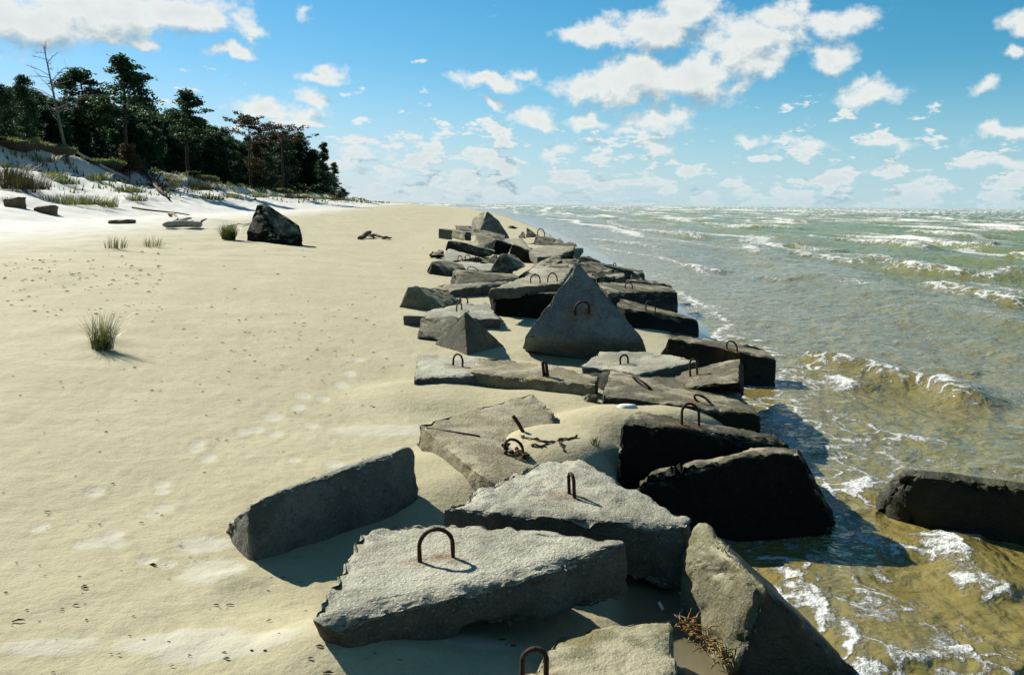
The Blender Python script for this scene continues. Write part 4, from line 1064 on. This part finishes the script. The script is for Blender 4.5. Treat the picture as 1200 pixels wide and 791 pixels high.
# the trees one can tell apart
ptree('dead', 71, 46, 62.5, 'tall bare grey dead pine leaning left at the dune edge', name='dead_pine', group=None, rot=2.4, tilt=-.17, wid=1.0)
ptree('tall1', 141, 62, 78, 'tallest green pine with a broad layered crown, right of the dead tree', group=None, rot=.6, wid=1.35)
ptree('tall2', 98, 80, 82, 'green pine crown just left of the tallest pine', group=None, rot=2.0, wid=1.6)
ptree('tall2', 216, 105, 92, 'forked pine with an open rounded crown in the middle of the wood', group=None, rot=4.0, wid=1.3)
ptree('dense1', 27, 88, 66, 'dark conical pine behind the dead tree', group=None, wid=.85)
ptree('dense3', 2, 98, 60, 'dark pine cut by the left edge of the picture', group=None, wid=1.0)
ptree('flat1', 291, 132, 118, 'flat topped reddish brown dying pine, left of two', group=None, rot=.3, wid=1.1)
ptree('flat2', 330, 146, 124, 'flat topped reddish brown dying pine, right of two', group=None, rot=1.3, wid=1.35)
ptree('bdense', 300, 166, 122, 'reddish brown half dead pine below the left flat top', group=None, wid=.9)
ptree('cone1', 377, 166, 165, 'pointed dark conifer near the far end of the wood', group=None, name='conifer_tree')
ptree('cone2', 391, 190, 172, 'short outer conifer at the very end of the wood', group=None, name='conifer_tree', wid=1.2)
ptree('bush', 402, 222, 178, 'low wind bent bush at the foot of the last trees', group=None, name='bush', cat='bush', wid=1.6)
ptree('bbush', 150, 170, 72, 'reddish brown dead bush at the dune edge', group=None, name='bush', cat='bush', wid=1.1)
# the rest of the wood
WOODLAB = 'dark green pine among many alike in the wood on the dune'
rw = random.Random(77)
line = [(-60,110),(0,118),(20,105),(45,112),(62,128),(85,118),(110,120),(130,128),(160,116),(175,122),(188,140),(205,132),(222,140),(240,148),(258,150),(272,160),(285,168),(300,160),(318,158),(335,164),(350,158),(360,172),(370,185),(384,200),(398,222)]
def top_line(px):
    return float(np.interp(px, [a for a, b in line], [b for a, b in line]))
for row, (dx_, n) in enumerate([(8, 34), (11, 36), (15, 34), (21, 30)]):
    for i in range(n):
        px = -50 + 440 * (i + rw.uniform(.1, .9)) / n
        # ray from the eye at column px meets the wood line at crest_x(y)-dx_
        sl_ = (px - 600) / F; y = 60.
        for _ in range(12): y = (float(crest_x(y)) - dx_ - rw.uniform(0, 1)) / sl_
        y = min(y, 190)
        jit = rw.uniform(-8, 20) if row < 2 else rw.uniform(-6, 8)
        h, x = hgt(px, top_line(px) + jit + (8 if row == 0 else 0), y)
        if h < 1.5: continue
        key = rw.choice(['dense1', 'dense2', 'dense3', 'dense1', 'cone1', 'dense3'])
        tree(key, x, y, h, WOODLAB, wid=rw.uniform(1.0, 1.35) * (1 if h < 9 else .85))
# ledges of turf overhanging the sand scarp
for (pa, ya, pb, yb, lab) in [(12, 54, 72, 63, 'turf ledge overhanging the sand at the foot of the dead tree'), (98, 67, 141, 74, 'turf ledge under the fallen trunk, green on top'), (216, 88, 252, 96, 'mossy turf ledge below the forked pine'), (318, 120, 345, 132, 'small far turf ledge at the wood edge')]:
    nseg = 7; Vv = []; Ff = []; rl = random.Random(pa)
    for i in range(nseg * 4 + 1):
        u = i / (nseg * 4); y_ = ya + (yb - ya) * u; taper = min(1, 5 * u, 5 * (1 - u)) ** .5
        xf = float(crest_x(y_)) + 1.0 + .45 * math.sin(u * 9 + pa) + rl.uniform(-.22, .22)
        top = gh(xf - 1.5, y_) + .10 + rl.uniform(-.06, .08); th = (.28 + rl.uniform(-.08, .14)) * taper + .05
        ring = [(xf - 1.9, top - .35), (xf - 1.7, top + .02), (xf - .5, top + .10), (xf + .05, top + rl.uniform(-.03, .08)), (xf + rl.uniform(.0, .2), top - th * .4), (xf - .05, top - th), (xf - .6, top - th - .25)]
        Vv += [(q[0] + rl.uniform(-.05, .05), y_, q[1]) for q in ring]
    for i in range(nseg * 4):
        for j in range(6): Ff.append((i * 7 + j, i * 7 + j + 1, (i + 1) * 7 + j + 1, (i + 1) * 7 + j))
    o = mesh_obj('turf_ledge', Vv, Ff, M['turf']); tag(o, lab, 'turf ledge')
    bl_v = []; bl_f = []
    for i in range(420):
        u = rl.random(); y_ = ya + (yb - ya) * u; xf = float(crest_x(y_)) + 1.0 + .45 * math.sin(u * 9 + pa) - abs(rl.gauss(0, .5)) + .15
        z_ = gh(min(xf, float(crest_x(y_)) - .3), y_) + .12; hh = rl.uniform(.08, .30); b_ = len(bl_v); wq = .018 + y_ * .0004
        bl_v += [(xf - wq, y_ - wq, z_ - .1), (xf + wq, y_ + wq, z_ - .1), (xf + rl.uniform(-.1, .25), y_, z_ + hh)]; bl_f.append((b_, b_ + 1, b_ + 2))
    go_ = mesh_obj('grass_fringe', bl_v, bl_f, M['grass'], o, smooth=False); go_['kind'] = 'stuff'
# fallen pole and uprooted tangle
a, b = D(76, 170, 66), D(152, 192, 70)
b.z = gh(b.x, b.y) + .4
thing_tube('fallen_trunk', 'long pale fallen trunk lying along the dune top by the dead tree', 'fallen trunk', limb_pts(a, b, 7, .006, rw, .05), [.07, .09, .10, .11, .12, .13, .13, .14], M['wood'])
tg = surf(178, 222); tg_ = empty('uprooted_tree', tg); tag(tg_, 'dark uprooted tree with tangled branches sliding down the dune', 'fallen tree')
mb = MB(); mb.add(tube([surf(150, 188, .5), surf(165, 202, .5), surf(186, 226, .3), surf(199, 236, .1)], [.22, .2, .15, .06], 8)); mb.build('trunk', M['bark'], tg_)
mb = MB()
for i in range(90):
    u = rw.random(); s_ = surf(150 + 46 * u, 186 + 46 * u, .3); e_ = s_ + V((rw.uniform(-1.2, 2.2), rw.uniform(-2, 1), rw.uniform(-.5, 1.5)))
    mb.add(tube([s_, s_.lerp(e_, .5) + V((0, 0, .25)), e_], [.05, .03, .012], 4, False))
mb.build('branches', M['bark'], tg_)
for (p0, p1, lab) in [((215,178),(252,164),'pale bare branch slanting up inside the wood'), ((205,178),(214,168),'short curved pale branch inside the wood')]:
    q0, q1 = D(*p0, 88), D(*p1, 89)

# ------------------------------------------------------------------ one common albedo level for every surface (real-world values for this exposure)
for ma_ in bpy.data.materials:
    kk = N(ma_.node_tree)
    for nd in [q for q in kk.n if q.type in ('BSDF_PRINCIPLED', 'BSDF_TRANSLUCENT')]:
        sk = nd.inputs[0]
        if sk.is_linked:
            src = sk.links[0].from_socket; kk.put(sk, kk.vec('SCALE', src, .70))
